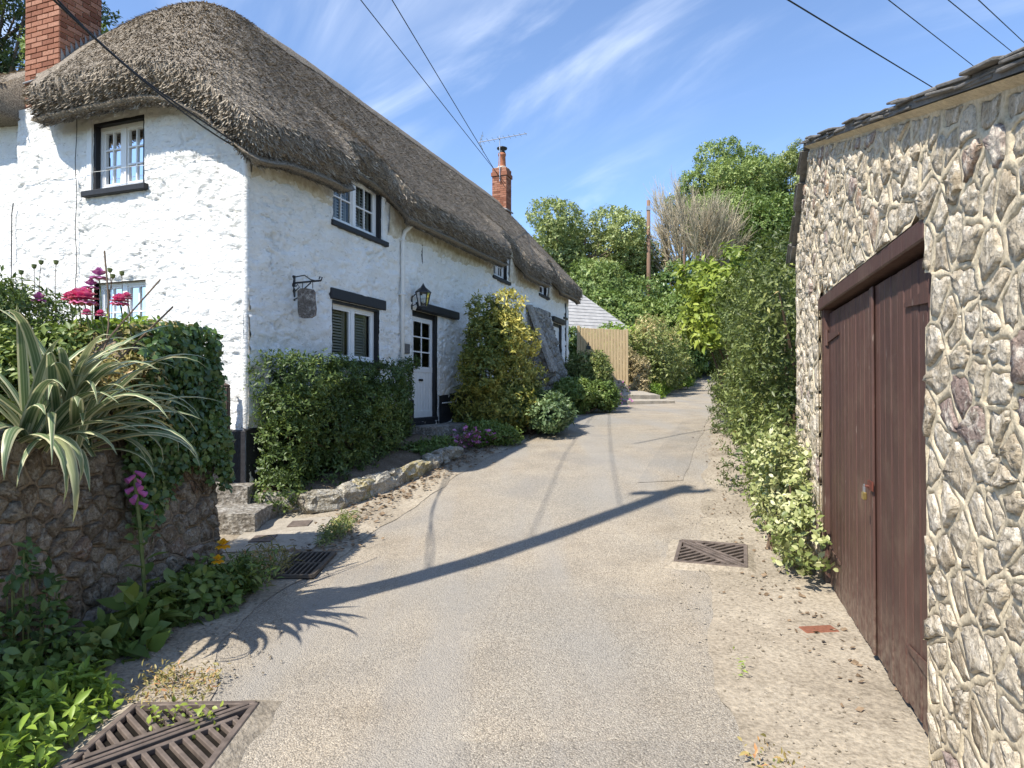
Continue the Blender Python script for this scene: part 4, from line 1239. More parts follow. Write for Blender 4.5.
sl_ = MB(); sl_.add([(BA0-.34, -.04, 4.02), (BA0-.05, -.04, 4.05), (BA0-.02, -.75, 2.2), (BA0-.30, -.72, 2.15), (BA0-.34, -.14, 4.02), (BA0-.05, -.14, 4.05), (BA0-.02, -.85, 2.2), (BA0-.30, -.82, 2.15)],
                    [(0, 1, 2, 3), (4, 7, 6, 5), (0, 3, 7, 4), (1, 5, 6, 2), (0, 4, 5, 1), (3, 2, 6, 7)])
sl_.build('leaning_slab', M['bstone'], butt)

# ------------------------------------------------------------------ fittings on the front
sg = thing('hanging_sign', 'small carved wooden sign hanging from a black scrolled bracket by the ground-floor window', 'sign', tuple(cw(.86, 0, 3.0)), CRZ)
fs = lambda p: (p[0], -p[2], p[1])
b = MB(); b.box((-.02, -.18, 0.02), (.02, .16, .04)); b.tube([(0, .06, .03), (0, .07, .46)], .013, 6); b.tube([(0, .07, .46), (0, .11, .48), (0, .12, .44), (0, .09, .43)], .009, 5)
b.tube([(0, .14, .04), (0, .155, .2), (0, .09, .3), (0, .06, .42)], .008, 5)
b.tube([(0, -.16, .04), (0, -.12, .14), (0, -.02, .2), (0, .05, .30)], .009, 5); b.tube([(0, -.05, .05), (0, .0, .12), (0, .04, .09), (0, .01, .06)], .007, 5)
for q in (.17, .33): b.tube([(0, .06, q), (0, -.03, q)], .005, 5)
b.build('bracket', M['iron'], sg, fs)
ol = [(x*.62, y*1.05 - .02) for x, y in ((.16, -.03), (.17, -.28), (.20, -.36), (.30, -.38), (.50, -.38), (.60, -.35), (.62, -.27), (.585, -.15), (.59, -.06), (.54, -.02), (.38, .0), (.22, .0))]
b = MB(); nn = len(ol); b.add([(-.018, y, x) for x, y in ol] + [(.018, y, x) for x, y in ol], [tuple(range(nn))[::-1], tuple(range(nn, 2*nn))] + [(i, (i+1) % nn, nn+(i+1) % nn, nn+i) for i in range(nn)])
b.build('sign_board', M['oaksign'], sg, fs)
ln = thing('wall_lantern', 'black iron lantern on a wall bracket beside the front door beam', 'lantern', tuple(cw(4.16, 0, 3.30)), CRZ)
b = MB(); b.box((-.025, -.2, .01), (.025, .22, .035)); b.tube([(0, .02, .03), (0, .09, .12), (0, .06, .24)], .012, 6); b.tube([(0, -.14, .03), (0, -.10, .12), (0, -.12, .2)], .008, 5)
b.build('bracket', M['iron'], ln, fs)
b = MB(); cz = .26
def oct_(r, y, n=6): return [(r*math.cos(2*math.pi*i/n), y, cz + r*math.sin(2*math.pi*i/n)) for i in range(n)]
b.add(oct_(.085, -.17) + oct_(.085, -.15), [tuple(range(6))[::-1], tuple(range(6, 12))] + [(i, (i+1) % 6, 6+(i+1) % 6, 6+i) for i in range(6)])
A_, B_ = oct_(.085, -.15), oct_(.13, .09)
for i in range(6): b.tube([A_[i], B_[i]], .008, 5)
b.add(oct_(.15, .09) + oct_(.14, .115) + oct_(.05, .19) + oct_(.03, .22) + [(0, .27, cz)], [(k*6+i, k*6+(i+1) % 6, k*6+6+(i+1) % 6, k*6+6+i) for k in range(3) for i in range(6)] + [(18+i, 18+(i+1) % 6, 24) for i in range(6)] + [tuple(range(6))])
b.build('lamp_frame', M['iron'], ln, fs)
A_, B_ = oct_(.08, -.15), oct_(.125, .09)
for i in range(6):
    MB().add([A_[i], A_[(i+1) % 6], B_[(i+1) % 6], B_[i]], [(0, 1, 2, 3)]).build('pane', M['glass'], ln, fs)
b = MB(); b.lathe([(.01, 0), (.035, .03), (.035, .08), (.01, .11)], (0, 0, 0), 8); b.build('bulb', M['blind'], ln, lambda p: (p[0], -cz - p[1], p[2] - .1))
ae = thing('tv_aerial', 'thin metal television aerial fixed to the far chimney', 'aerial', tuple(cw(14.34+CX, 2.6+CY, 9.0)), 0)
b = MB(); b.tube([(0, 0, 0), (0, 0, 1.62)], .018, 6); b.build('mast', M['galv'], ae)
b = MB(); b.tube([(-.75, .1, 1.42), (.95, -.2, 1.62)], .014, 5)
for i in range(9):
    t = i/8; x, y, z = -.6+1.5*t, .07-.26*t, 1.44+.175*t; hl = .30 - .10*t
    b.tube([(x-.05, y-hl, z-.02), (x+.05, y+hl, z+.02)], .007, 4)
for k in (-1, 1):
    b.tube([(-.72, .1, 1.42), (-.60 , .1 , 1.42+.28*k)], .008, 4)
    for q in (.3, .65, 1.0): b.tube([(-.72+.12*q, -.15, 1.42+.28*k*q), (-.72+.12*q, .33, 1.42+.28*k*q)], .006, 4)
b.build('antenna_boom', M['galv'], ae)

# ------------------------------------------------------------------ things set in the ground
def ground_rot(x, y, rz):
    e = .3
    gx_, gy_ = float(zr(x+e, y)-zr(x-e, y))/(2*e), float(zr(x, y+e)-zr(x, y-e))/(2*e)
    n = Vector((-gx_, -gy_, 1)).normalized()
    q = Vector((0, 0, 1)).rotation_difference(n) @ Matrix.Rotation(rz, 3, 'Z').to_quaternion()
    return q.to_euler()
def gthing(name, label, cat, x, y, rz=0.0, group=None, dz=0.0):
    return thing(name, label, cat, (x, y, float(zr(x, y)) + dz), rot=ground_rot(x, y, rz), group=group)
def double_triangle_grate(label, x, y, rz, half, flip=1, slots=11):
    g = gthing('drain_cover', label, 'drain cover', x, y, rz, 'double triangular drain covers', .012)
    b = MB(); b.box((-half-.02, -half-.02, -.012), (half+.02, half+.02, .004)); b.build('gully_shade', M['pit'], g)
    b = MB(); n_ = 40; h1, h2 = half + .016, half + .10
    def sq(hh, k):
        a = 2*math.pi*k/n_; c_, s_ = math.cos(a), math.sin(a); q = hh/max(abs(c_), abs(s_)); return (c_*q, s_*q)
    for k in range(n_):
        p, q = sq(h1, k), sq(h1, k+1); w = .8 + .5*float(vnoise(k*.9, x*3)); w2 = .8 + .5*float(vnoise(((k+1) % n_)*.9, x*3))
        p2, q2 = sq(half + .10*w, k), sq(half + .10*w2, k+1)
        b.add([(p[0], p[1], .027), (q[0], q[1], .027), (q2[0], q2[1], -.012), (p2[0], p2[1], -.012)], [(0, 3, 2, 1)])
    b.build('mortar_collar', M['verge'], g)
    b = MB(); fw = .035
    for k in (-1, 1):
        b.box((-half, k*half - fw/2, 0), (half, k*half + fw/2, .034), .5, .004); b.box((k*half - fw/2, -half, .001), (k*half + fw/2, half, .033), .5, .004)
    b.build('frame', M['rustiron'], g)
    s2 = math.sqrt(.5)
    for sd in (-1, 1):
        t = MB(); hd = half*math.sqrt(2)
        Mx = Matrix.Rotation(flip*math.pi/4, 4, 'Z')
        t.box((-hd+.03, sd*.018 - .012, .004), (hd-.03, sd*.018 + .012, .036), .5, .003, Mx)
        t.box((-hd+.12, sd*.07 - .014, .004), (hd-.12, sd*.07 + .014, .032), .5, .003, Mx)
        for i in range(slots):
            p = -hd + 2*hd*(i+.5)/slots
            ln_ = hd - abs(p) - .01
            if ln_ > .09: t.box((p-.011, sd*.06, .004), (p+.011, sd*ln_, .030), .5, .003, Mx)
        t.build('triangular_lid', M['rustiron'], g)
    return g
double_triangle_grate('large rusty iron drain cover of two triangles at the bottom left', -1.585, 2.99, .02, .30, 1, 15)
double_triangle_grate('rusty iron drain cover of two triangles at the right road edge by the variegated bush', 1.80, 5.88, -.34, .29, -1, 13)
g = gthing('slotted_drain', 'long-barred iron drain grate beside the concrete slab on the left', 'drain cover', -1.86, 5.84, .0, None, .012)
b = MB(); b.box((-.19, -.36, -.012), (.19, .36, .004)); b.build('gully_shade', M['pit'], g)
b = MB()
for k in (-1, 1): b.box((k*.18-.014, -.36, 0), (k*.18+.014, .36, .03)); b.box((-.18, k*.35-.014, .001), (.18, k*.35+.014, .029))
b.box((-.18, -.012, .001), (.18, .012, .026)); b.build('frame', M['steelgrate'], g)
for i in range(8):
    b = MB(); x = -.158 + i*.045; b.box((x-.009, -.345, .002), (x+.009, .345, .028), .5, .003); b.build('bar', M['steelgrate'], g)
g = gthing('concrete_slab', 'worn concrete slab with two small square covers let into it', 'slab', -2.42, 6.85, .05, None, -.04)
def rough_slab(x0, x1, y0, y1, z0, z1, nn=14, amp=.01):
    V = []; F = []
    xs, ys = np.linspace(x0, x1, nn), np.linspace(y0, y1, nn)
    for j, yy in enumerate(ys):
        for i, xx in enumerate(xs):
            ex = amp*2.5*(float(fbm(yy*6, 1.1)) - .5) if i in (0, nn-1) else 0
            V.append((xx + ex, yy + (amp*2.5*(float(fbm(xx*6, 5.1)) - .5) if j in (0, nn-1) else 0), z1 + amp*(float(fbm(xx*7, yy*7, 2.0)) - .5)))
    for j in range(nn-1):
        for i in range(nn-1): F.append((j*nn+i, j*nn+i+1, (j+1)*nn+i+1, (j+1)*nn+i))
    ringi = list(range(nn)) + [k*nn+nn-1 for k in range(1, nn)] + [(nn-1)*nn+k for k in range(nn-2, -1, -1)] + [k*nn for k in range(nn-2, 0, -1)]
    b0 = len(V)
    for k in ringi: V.append((V[k][0], V[k][1], z0))
    for k in range(len(ringi)):
        k2 = (k+1) % len(ringi); F.append((ringi[k2], ringi[k], b0+k, b0+k2))
    return V, F
V, F = rough_slab(-.44, .46, -.52, .70, -.1, .07); mk('slab', V, F, M['concrete'], g)
for (x, y) in ((-.15, -.12), (.08, .42)):
    b = MB(); b.box((-.115+x, -.115+y, .05), (.115+x, .115+y, .082), .5, .004); b.build('small_cover', M['rustiron'], g)
stp = thing('stone_step', 'dark stone steps leading to the side path by the cottage corner', 'steps', (-3.05, 7.3, .1))
for (x0, x1, y0, y1, z1) in ((-.75, .28, -.30, .62, .20), (-.9, -.02, .28, 1.1, .40)):
    V, F = rough_slab(x0, x1, y0, y1, -.25, z1, 20, .03); mk('step', V, F, M['bstone'], stp, tint=.1)
dst = thing('door_step', 'two worn stone steps up to the white front door', 'steps', (CO[0], CO[1], 0), CRZ)
for (x0, x1, y0, y1, z0, z1) in ((4.0, 6.1, -.62, -.05, .3, .98), (3.9, 6.9, -1.12, -.60, .2, .80)):
    V, F = rough_slab(x0, x1, y0, y1, z0, z1, 20, .026); mk('step', V, F, M['bstone'], dst, tint=.2)
def rock(sx, sy, sz, seed, sub=3):
    bm = bmesh.new(); bmesh.ops.create_icosphere(bm, subdivisions=sub, radius=1)
    C = np.array([v.co[:] for v in bm.verts]); F = [[v.index for v in f.verts] for f in bm.faces]; bm.free()
    C = np.sign(C)*np.abs(C)**.6
    C = C*(1 + .8*(fbm(C[:, 0]*1.1 + seed, C[:, 1]*1.1, C[:, 2]*1.1 + seed*.7, 3) - .5) + .7*(fbm(C[:, 0]*3.1 + seed, C[:, 1]*3.1, C[:, 2]*3.1, 4) - .5))[:, None]*np.array([sx, sy, sz])
    return C, F
edg = thing('rock_edging', 'low kerb of lumpy limestone rocks with yellow lichen edging the front flower bed', 'rock edging')
path = [(-2.82, 7.85), (-2.62, 7.92), (-2.36, 7.80), (-2.12, 7.98), (-1.94, 8.3), (-1.72, 8.75), (-1.52, 9.2), (-1.33, 9.7), (-1.15, 10.2), (-1.0, 10.55)]
pp = np.array(path); ps = np.concatenate([[0], np.cumsum(np.linalg.norm(np.diff(pp, axis=0), axis=1))])
s = 0.0; k = 0
while s < ps[-1]:
    x, y = np.interp(s, ps, pp[:, 0]), np.interp(s, ps, pp[:, 1])
    w = R.uniform(.16, .30); ang = math.atan2(np.interp(s+.1, ps, pp[:, 1]) - y, np.interp(s+.1, ps, pp[:, 0]) - x)
    C, F = rock(w, R.uniform(.10, .15), R.uniform(.11, .17), 3.1*k + .5)
    lich = k in (4, 7, 8, 12)
    o = mk('rock', C, F, M['rock'], edg, tint=(.97 if lich else R.random()*.82), smooth=False)
    o.location = (x, y, float(zr(x, y)) + .09); o.rotation_euler = (R.uniform(-.2, .2), R.uniform(-.15, .15), ang + R.uniform(-.25, .25))
    s += w*1.35; k += 1
for j in range(9):
    t = j/8; x, y = -2.95 + .9*t + R.uniform(-.05, .05), 8.15 + 2.2*t + R.uniform(-.1, .1)
    C, F = rock(R.uniform(.07, .13), R.uniform(.06, .1), R.uniform(.05, .08), 9.7*j)
    o = mk('rock', C, F, M['rock'], edg, tint=R.random()*.5); o.location = (x, y, float(zr(x, y)) + .16); o.rotation_euler[2] = R.uniform(0, 3)
# bed soil heaped behind the rocks
V = []; F = []
aa = np.linspace(.0, 4.0, 30); bb_ = np.linspace(.0, 1.0, 12)
for a in aa:
    for t in bb_:
        p = cw(a, -.03 - t*np.interp(a, [0, 1, 4], [.55, 1.0, .85]), 0); V.append((p.x, p.y, float(zr(p.x, p.y)) + .20 + .10*float(fbm(p.x*4, p.y*4)) - .16*t**3))
for i in range(29):
    for j in range(11): F.append((i*12+j, (i+1)*12+j, (i+1)*12+j+1, i*12+j+1))
tag(mk('flower_bed_soil', V, F, M['soil'], smooth=True), kind='structure')
# buried brick in the apron
g = gthing('buried_brick', 'worn red brick let flush into the sandy apron near the garage doors', 'brick', 2.02, 4.30, .1, None, -.03)
b = MB(); b.box((-.12, -.06, -.02), (.12, .06, .045), .1, .012); b.build('brick', M['brick'], g)
# loose grit and dead leaves along the edges
def scatter_bits(name, label, n, fxy, size, mat, flat, zoff=.01, cat=None):
    V = []; F = []; T = []
    for i in range(n):
        x, y = fxy(); z = float(zr(x, y)) + zoff
        s_ = size*R.uniform(.4, 1.5); w = R.uniform(0, 6.28)
        if flat:
            t1, t2 = R.uniform(-.4, .4)*s_, R.uniform(0, .5)*s_
            q = [(-1, 0, 0), (-.1, -.55, t1), (1, 0, t2), (.1, .55, -t1 + .2*s_)]
            f = [(0, 1, 2), (0, 2, 3)]
            q = [(a*s_, b_*s_, c_ + .1*s_) for a, b_, c_ in q]
        else:
            q = [(0, 0, .8*s_*R.uniform(.5, 1)), (s_, 0, 0), (0, s_*R.uniform(.5, 1), 0), (-s_*R.uniform(.6, 1), 0, 0.0), (0, -s_*R.uniform(.6, 1), 0)]
            f = [(0, 1, 2), (0, 2, 3), (0, 3, 4), (0, 4, 1)]
        b0 = len(V)
        V += [(x + a*math.cos(w) - b_*math.sin(w), y + a*math.sin(w) + b_*math.cos(w), z + c_) for a, b_, c_ in q]
        F += [tuple(k + b0 for k in ff) for ff in f]; T += [R.random()]*len(f)
    return tag(mk(name, V, F, mat, tint=np.array(T)), label, cat, kind='stuff')
def near_left():
    y = R.uniform(6.2, 15); return np.interp(y, [6.2, 7.9, 9, 10.6, 15], [-1.9, -1.72, -1.3, -.75, .9]) + R.gauss(0, .17), y
scatter_bits('leaf_litter', 'dry brown leaf litter in the gutter below the rocks', 1500, near_left, .028, M['litter'], True, .02, 'leaf litter')
def near_wall():
    y = R.uniform(1.8, 5.9); return R.uniform(-2.6, -1.5) + R.gauss(0, .1), y
scatter_bits('grit', 'loose grit scattered along the road edges', 1500, lambda: near_wall() if R.random() < .4 else ((lambda y: (float(np.interp(y, [2, 5, 7, 16], [1.15, 1.7, 2.3, 5.0])) + R.gauss(0, .22), y))(R.uniform(2.2, 13))), .010, M['gravel'], False, .012, 'grit')
scatter_bits('fallen_leaves', 'small dead leaves lying along the hedge foot', 420, lambda: (lambda y: (float(np.interp(y, [3, 5, 7, 16], [1.75, 2.1, 2.35, 4.95])) + R.gauss(0, .16), y))(R.uniform(3, 14)), .018, M['litter'], True, .015, 'leaf litter')

# ------------------------------------------------------------------ poles and wires
POLE = (-3.45, 3.08)
pole = thing('utility_pole', 'tall timber utility pole in the garden to the left of the view', 'utility pole', (POLE[0], POLE[1], 1.2))
b = MB(); b.tube([(0, 0, 0), (0, 0, 4.5), (0, 0, 9.05)], [.15, .135, .115], 14); b.build('pole', M['polewood'], pole, smooth=True)
b = MB(); b.box((-.5, -.05, 8.55), (.5, .05, 8.65)); b.build('crossarm', M['polewood'], pole)
b = MB(); b.box((-1.15, -.05, 6.45), (.55, .05, 6.54), M=Matrix.Rotation(math.atan2(.678, .735), 4, 'Z')); b.build('crossarm', M['polewood'], pole)
for x in (-.42, -.2, .2, .42):
    b = MB(); b.lathe([(.02, 0), (.045, .04), (.05, .08), (.03, .13)], (x, 0, 8.65), 8); b.build('insulator', M['pipewhite'], pole)
def wire(name, label, A, B, sag, r=.009, n=24, group=None):
    A, B = Vector(A), Vector(B)
    b = MB(); b.tube([A.lerp(B, i/n) - Vector((0, 0, sag*4*(i/n)*(1-i/n))) for i in range(n+1)], r, 5)
    return tag(b.build(name, M['rubber']), label, 'wire', group)
chm = cw(14.95, 2.1, 8.9)
def pix(px, py, Y): return Vector(((px-512)/650*Y, Y, 1.6 + (392-py)/650*Y))
for (kk_, dz, lab) in ((-1.1, 0, 'left of the two wires running down to the far chimney'), (.5, -.15, 'right of the two wires running down to the far chimney')):
    wire('overhead_wire', lab, (POLE[0] + .735*kk_, POLE[1] + .678*kk_, 7.78), tuple(chm + Vector((0, 0, dz))), .02, .009)
for i, (p0, p1, Y0, Y1, r, lab) in enumerate((((795, 0), (937, 87), 17, 27.0, .022, 'thick black wire crossing the sky, lowest on the left of the four above the garage'),
                                    ((895, 0), (980, 67), 17.0, 24, .014, 'second wire from the left in the sky above the garage'),
                                    ((955, 0), (1012, 47), 17.0, 23, .014, 'third wire from the left in the sky above the garage'),
                                    ((985, 0), (1024, 37), 17, 22, .014, 'rightmost wire in the sky above the garage'))):
    a, c = pix(*p0, Y0), pix(*p1, Y1); d = c - a
    wire('overhead_wire', lab, tuple(a - d*1.0), tuple(c + d*1.6), .0, r)
def smooth_path(P, k=6):
    out = []
    for i in range(len(P)-1):
        p0, p1, p2, p3 = P[max(i-1, 0)], P[i], P[i+1], P[min(i+2, len(P)-1)]
        for j in range(k):
            t = j/k; out.append(.5*((2*p1) + (p2-p0)*t + (2*p0-5*p1+4*p2-p3)*t*t + (3*p1-p0-3*p2+p3)*t**3))
    return out + [P[-1]]
ce0, ce1 = Vector((-3.5, 3.1, 4.85)), Vector(cw(-.16, -.04, 4.50))
b = MB()
for off in (0, .035):
    b.tube([ce0.lerp(ce1, t) + Vector((off*math.sin(t*9), 0, off - .22*4*t*(1-t))) for t in np.linspace(0, 1, 28)], .009, 6)
b.tube([ce1, ce1 + Vector((.1, .02, -.03)), Vector(cw(.35, -.12, 4.52))], .009, 6)
tag(b.build('service_cable', M['rubber'], None, smooth=True), 'black twin service cable coming down across the near thatch to the cottage corner', 'cable')
fp = thing('utility_pole', 'slim brown timber pole on the far wooded bank', 'utility pole', (9.48, 45, 4.0))
b = MB(); b.tube([(0, 0, 0), (0, 0, 10.9)], [.16, .12], 10); b.build('pole', M['polewood'], fp, smooth=True)
b = MB(); b.box((-.12, -.14, 10.2), (.12, .14, 10.5)); b.build('transformer_box', M['galv'], fp)
fp2 = thing('marker_post', 'short grey post among the bushes on the far bank', 'post', (11.15, 42, 8.2))
b = MB(); b.tube([(0, 0, 0), (0, 0, 2.6)], [.06, .055], 8); b.build('post', M['polewood'], fp2)
# ------------------------------------------------------------------ timber gate with its stone foot, concrete threshold and the grey-roofed house
gt_ = thing('timber_gate', 'pale vertical-board timber gate beyond the cottage end', 'gate', (2.62, 25.0, 1.45), rz=-.10)
nb = 15; wg = 1.72
for i in range(nb):
    b = MB(); x0 = i*wg/nb; h = 2.62 - .10*i/nb
    b.box((x0+.006, -.012 + R.uniform(-.004, .004), .55), (x0+wg/nb-.006, .014, h + R.uniform(-.015, .015)), R.random(), .004); b.build('board', M['gatewood'], gt_)
b = MB(); b.box((0, .016, .8), (wg, .06, .9)); b.box((0, .016, 2.1), (wg, .06, 2.2)); b.build('rail', M['gatewood'], gt_)
b = MB(); b.box((-.12, -.05, -.2), (-.005, .07, 2.7), .5, .01); b.build('gate_post', M['gatewood'], gt_)
b = MB(); b.box((wg+.005, -.05, -.2), (wg+.11, .07, 2.55), .5, .01); b.build('gate_post', M['gatewood'], gt_)
b = MB(); b.box((.24, -.04, 1.78), (.40, -.013, 1.92)); b.tube([(.3, -.03, 1.92), (.32, -.035, 2.02), (.30, -.03, 2.06)], .02, 6); b.build('latch', M['iron'], gt_)
for i in range(14):
    C, F = rock(R.uniform(.13, .2), R.uniform(.12, .2), R.uniform(.1, .15), 5.3*i)
    o = mk('foot_stone', C, F, M['wstone'], gt_, tint=R.random()); o.location = (.95 + (i % 5)*.18, -.12 + R.uniform(-.05, .05), .12 + (i//5)*.17)
th = thing('concrete_threshold', 'pale concrete slab ramp between the timber gate and the lane', 'slab', (4.0, 24.1, 1.36), rot=(.10, 0, .25))
V, F = rough_slab(-.5, 1.25, -.75, 1.2, -.4, .20, 12, .02); mk('upper_slab', V, F, M['concrete'], th)
V, F = rough_slab(-.3, 1.5, -1.4, -.76, -.4, .06, 12, .02); mk('lower_slab', V, F, M['concrete'], th)
hs = thing('neighbour_house', 'house with a pale grey slate roof behind the timber gate', 'house', (3.7, 36, 2.05), rz=.45)
b = MB(); b.box((-4.2, -2.6, -1), (1.3, 2.6, 2.8)); b.build('wall', M['plaster'], hs)
b = MB(); b.add([(-4.5, -2.9, 2.75), (1.6, -2.9, 2.75), (1.6, 2.9, 2.75), (-4.5, 2.9, 2.75), (-3.2, 0, 5.3), (-.35, 0, 5.3)], [(0, 1, 5, 4), (1, 2, 5), (2, 3, 4, 5), (3, 0, 4), (0, 3, 2, 1)])
hroof = b.build('roof', M['greyroof'], hs)
b = MB()
for k in range(1, 13):
    t = k/13
    for sgn in (1,):
        x0, x1 = -4.5 + 1.3*t, 1.6 - 1.95*t; y = -2.9 + 2.9*t; z = 2.75 + 2.55*t
        b.box((x0, y-.03, z-.01), (x1, y+.008, z+.004))
        b.add([(1.6-1.95*t+.0, -2.9+2.9*t, z+.0), (1.6-1.95*t, 2.9-2.9*t, z), (1.6-1.95*t+.04, 2.9-2.9*t, z+.035), (1.6-1.95*t+.04, -2.9+2.9*t, z+.035)], [(0, 1, 2, 3)])
b.tube([(-3.2, 0, 5.32), (-.35, 0, 5.32)], .09, 6); b.build('slate_courses', M['greyroof'], hroof)

# ------------------------------------------------------------------ foliage
def gz(x, y): return float(zr(x, y))
def leaf_geo(B, A, N, L, Wd, hi=False):
    """leaf blades: base B, axis A, face normal N"""
    S = unit(np.cross(A, N)); N = np.cross(S, A); n = len(B)
    l = L[:, None]; w = Wd[:, None]
    if not hi:
        V = np.stack([B, B + A*l*.45 + S*w*.5 + N*l*.07, B + A*l - N*l*.05, B + A*l*.45 - S*w*.5 + N*l*.07], 1).reshape(-1, 3)
        k = np.arange(n)[:, None]*4
        F = np.concatenate([k + np.array([0, 1, 2]), k + np.array([0, 2, 3])], 1).reshape(-1, 3)
        return V, F, 2
    V = np.stack([B, B + A*l*.28 + S*w*.42 + N*l*.06, B + A*l*.62 + S*w*.42 + N*l*.05, B + A*l - N*l*.12, B + A*l*.62 - S*w*.42 + N*l*.05, B + A*l*.28 - S*w*.42 + N*l*.06, B + A*l*.5], 1).reshape(-1, 3)
    k = np.arange(n)[:, None]*7
    F = np.concatenate([k + np.array(q) for q in ([0, 1, 6], [1, 2, 6], [2, 3, 6], [3, 4, 6], [4, 5, 6], [5, 0, 6])], 1).reshape(-1, 3)
    return V, F, 6
def sprigs(P, D, k, sl, L, Wd, spread=.75, droop=0.0, hi=False, tvar=.18, tint=None, jit=.35):
    n = len(P); D = unit(D); idx = np.repeat(np.arange(n), k); j = np.tile(np.arange(k), n)
    ph = rng.random(n)[idx]*6.28 + j*2.4
    ref = unit(np.cross(D, unit(rng.normal(0, 1, (n, 3)))))[idx]; r2 = np.cross(D[idx], ref)
    perp = ref*np.cos(ph)[:, None] + r2*np.sin(ph)[:, None]
    B = P[idx] + D[idx]*(sl*(.6+.8*rng.random(n)))[idx][:, None]*((j+.5)/k)[:, None]
    A = unit(D[idx]*(1-spread) + perp*spread + rng.normal(0, jit, (len(idx), 3)) + np.array([0, 0, -droop]))
    N = unit(D[idx] - A*np.sum(A*D[idx], 1, keepdims=True) + rng.normal(0, .35, (len(idx), 3)) + np.array([0, 0, .3]))
    s_ = .45 + .95*rng.random(len(idx))
    V, F, m = leaf_geo(B, A, N, L*s_, Wd*s_, hi)
    t0 = (np.full(n, .5) if tint is None else tint)[idx]
    t = np.clip(t0 + rng.normal(0, tvar, len(idx)), 0, 1)
    return V, F, np.repeat(t, m)
def lobe_points(lobes, n, shell=.35, below=True):
    lb = np.asarray(lobes, float); c, r = lb[:, :3], lb[:, 3:6]
    w = (r[:, 0]*r[:, 1] + r[:, 0]*r[:, 2] + r[:, 1]*r[:, 2]); w /= w.sum()
    P, N = [], []
    need = n
    while need > 0:
        m = int(need*1.8) + 50
        k = rng.choice(len(lb), m, p=w); d = unit(rng.normal(0, 1, (m, 3)))
        f = 1 - shell*rng.random(m)**1.5
        f = f*(1 + .22*(fbm(d[:, 0]*2.2 + k*1.7, d[:, 1]*2.2, d[:, 2]*2.2 + k, 3) - .5)*2)
        p = c[k] + d*r[k]*f[:, None]
        q = np.ones(m, bool)
        for i0 in range(0, len(lb), 40):
            e = (p[:, None] - c[None, i0:i0+40])/r[None, i0:i0+40]
            q &= ~np.any(np.sum(e*e, -1) < .42, 1)
        P.append(p[q]); N.append(unit(d/r[k])[q]); need -= int(q.sum())
        if need > 0 and q.sum() < 5: break
    P, N = np.concatenate(P)[:n], np.concatenate(N)[:n]
    return P, N
def clump_tint(P, sc, amp=.5, base=.45, seed=0.0):
    return np.clip(base + amp*(fbm(P[:, 0]*sc + seed, P[:, 1]*sc, P[:, 2]*sc, 3) - .5)*2, 0, 1)
def foliage(name, parent, lobes, n, k, sl, L, Wd, mat, up=.35, shell=.35, sc=1.5, base=.45, amp=.5, cut=None, hi=False, droop=0.0, spread=.75, jit=.35, tfun=None):
    P, N = lobe_points(lobes, n, shell)
    if cut is not None:
        q = cut(P); P, N = P[q], N[q]
    D = N + np.array([0, 0, up]) + rng.normal(0, .35, P.shape)
    tt = clump_tint(P, sc, amp, base)
    if tfun is not None: tt = np.clip(tt + tfun(P), 0, 1)
    V, F, t = sprigs(P, D, k, sl, L, Wd, spread, droop, hi, tint=tt, jit=jit)
    return mk(name, V, F, mat, parent, tint=t)
def stems(parent, base, tips, r0, mat, name='stem', bend=.15):
    b = MB()
    for tp in tips:
        a = Vector(base) + Vector((R.uniform(-.05, .05), R.uniform(-.05, .05), 0)); e = Vector(tp); m = a.lerp(e, .5) + Vector((R.uniform(-bend, bend), R.uniform(-bend, bend), R.uniform(0, bend)))
        b.tube([a, a.lerp(m, .6), m, m.lerp(e, .6), e], [r0, r0*.8, r0*.65, r0*.45, r0*.2], 5)
    return tag(b.build(name, mat, parent), kind='stuff')
def shrub(name, label, cat, foot, lobes, n, k, sl, L, Wd, mat, group=None, nst=7, r0=.025, **kw):
    """lobes are given in world coordinates; everything is stored relative to the foot"""
    t = thing(name, label, cat, foot, 0, group)
    lb = [(l[0]-foot[0], l[1]-foot[1], l[2]-foot[2], l[3], l[4], l[5]) for l in lobes]
    cut = kw.pop('cut', None)
    c2 = (lambda P: cut(P + np.array(foot))) if cut else None
    foliage('foliage', t, lb, n, k, sl, L, Wd, mat, cut=c2, **kw)
    tips = [lb[R.randrange(len(lb))][:3] for _ in range(nst)]
    if nst: stems(t, (0, 0, 0), tips, r0, M['woodstem'])
    return t

# hedge clipped against the front wall
lobes = []
for i in range(13):
    for k in range(5):
        a = .14 + 2.7*i/12 + R.uniform(-.1, .1); p = cw(a, -R.uniform(.20, .46), 0); rr2 = R.uniform(.20, .32)
        g0 = gz(p.x, p.y) + .12
        lobes.append((p.x, p.y, g0 + (1.86 + R.uniform(-.08, .08) - g0)*(k + .3)/4.6, rr2, rr2, rr2*.9))
inl = lambda P: ((P[:, :2] - CO)@CN)
hb = cw(1.9, -.3, 0)
shrub('wall_hedge', 'dense dark green clipped hedge under the ground-floor window', 'hedge', (hb.x, hb.y, gz(hb.x, hb.y)), lobes, 9500, 6, .10, .055, .024, M['lf_dark'],
      sc=2.2, base=.42, amp=.55, shell=.5, nst=12, cut=lambda P: (inl(P) > .03) & (P[:, 2] < 2.04))
lobes = []
for i in range(9):
    p = cw(3.66 + R.uniform(-.05, .05), -.13, 0); lobes.append((p.x, p.y, .95 + i*.13, .10, .10, .13))
lobes += [(cw(3.92, -.18, 0).x, cw(3.92, -.18, 0).y, 2.12, .12, .08, .05)]
p = cw(3.8, -.15, 0)
shrub('climbing_shrub', 'narrow dark climber growing up beside the white downpipe and front door', 'climber', (p.x, p.y, gz(p.x, p.y)), lobes, 800, 6, .08, .05, .022, M['lf_dark'], nst=4, base=.35)
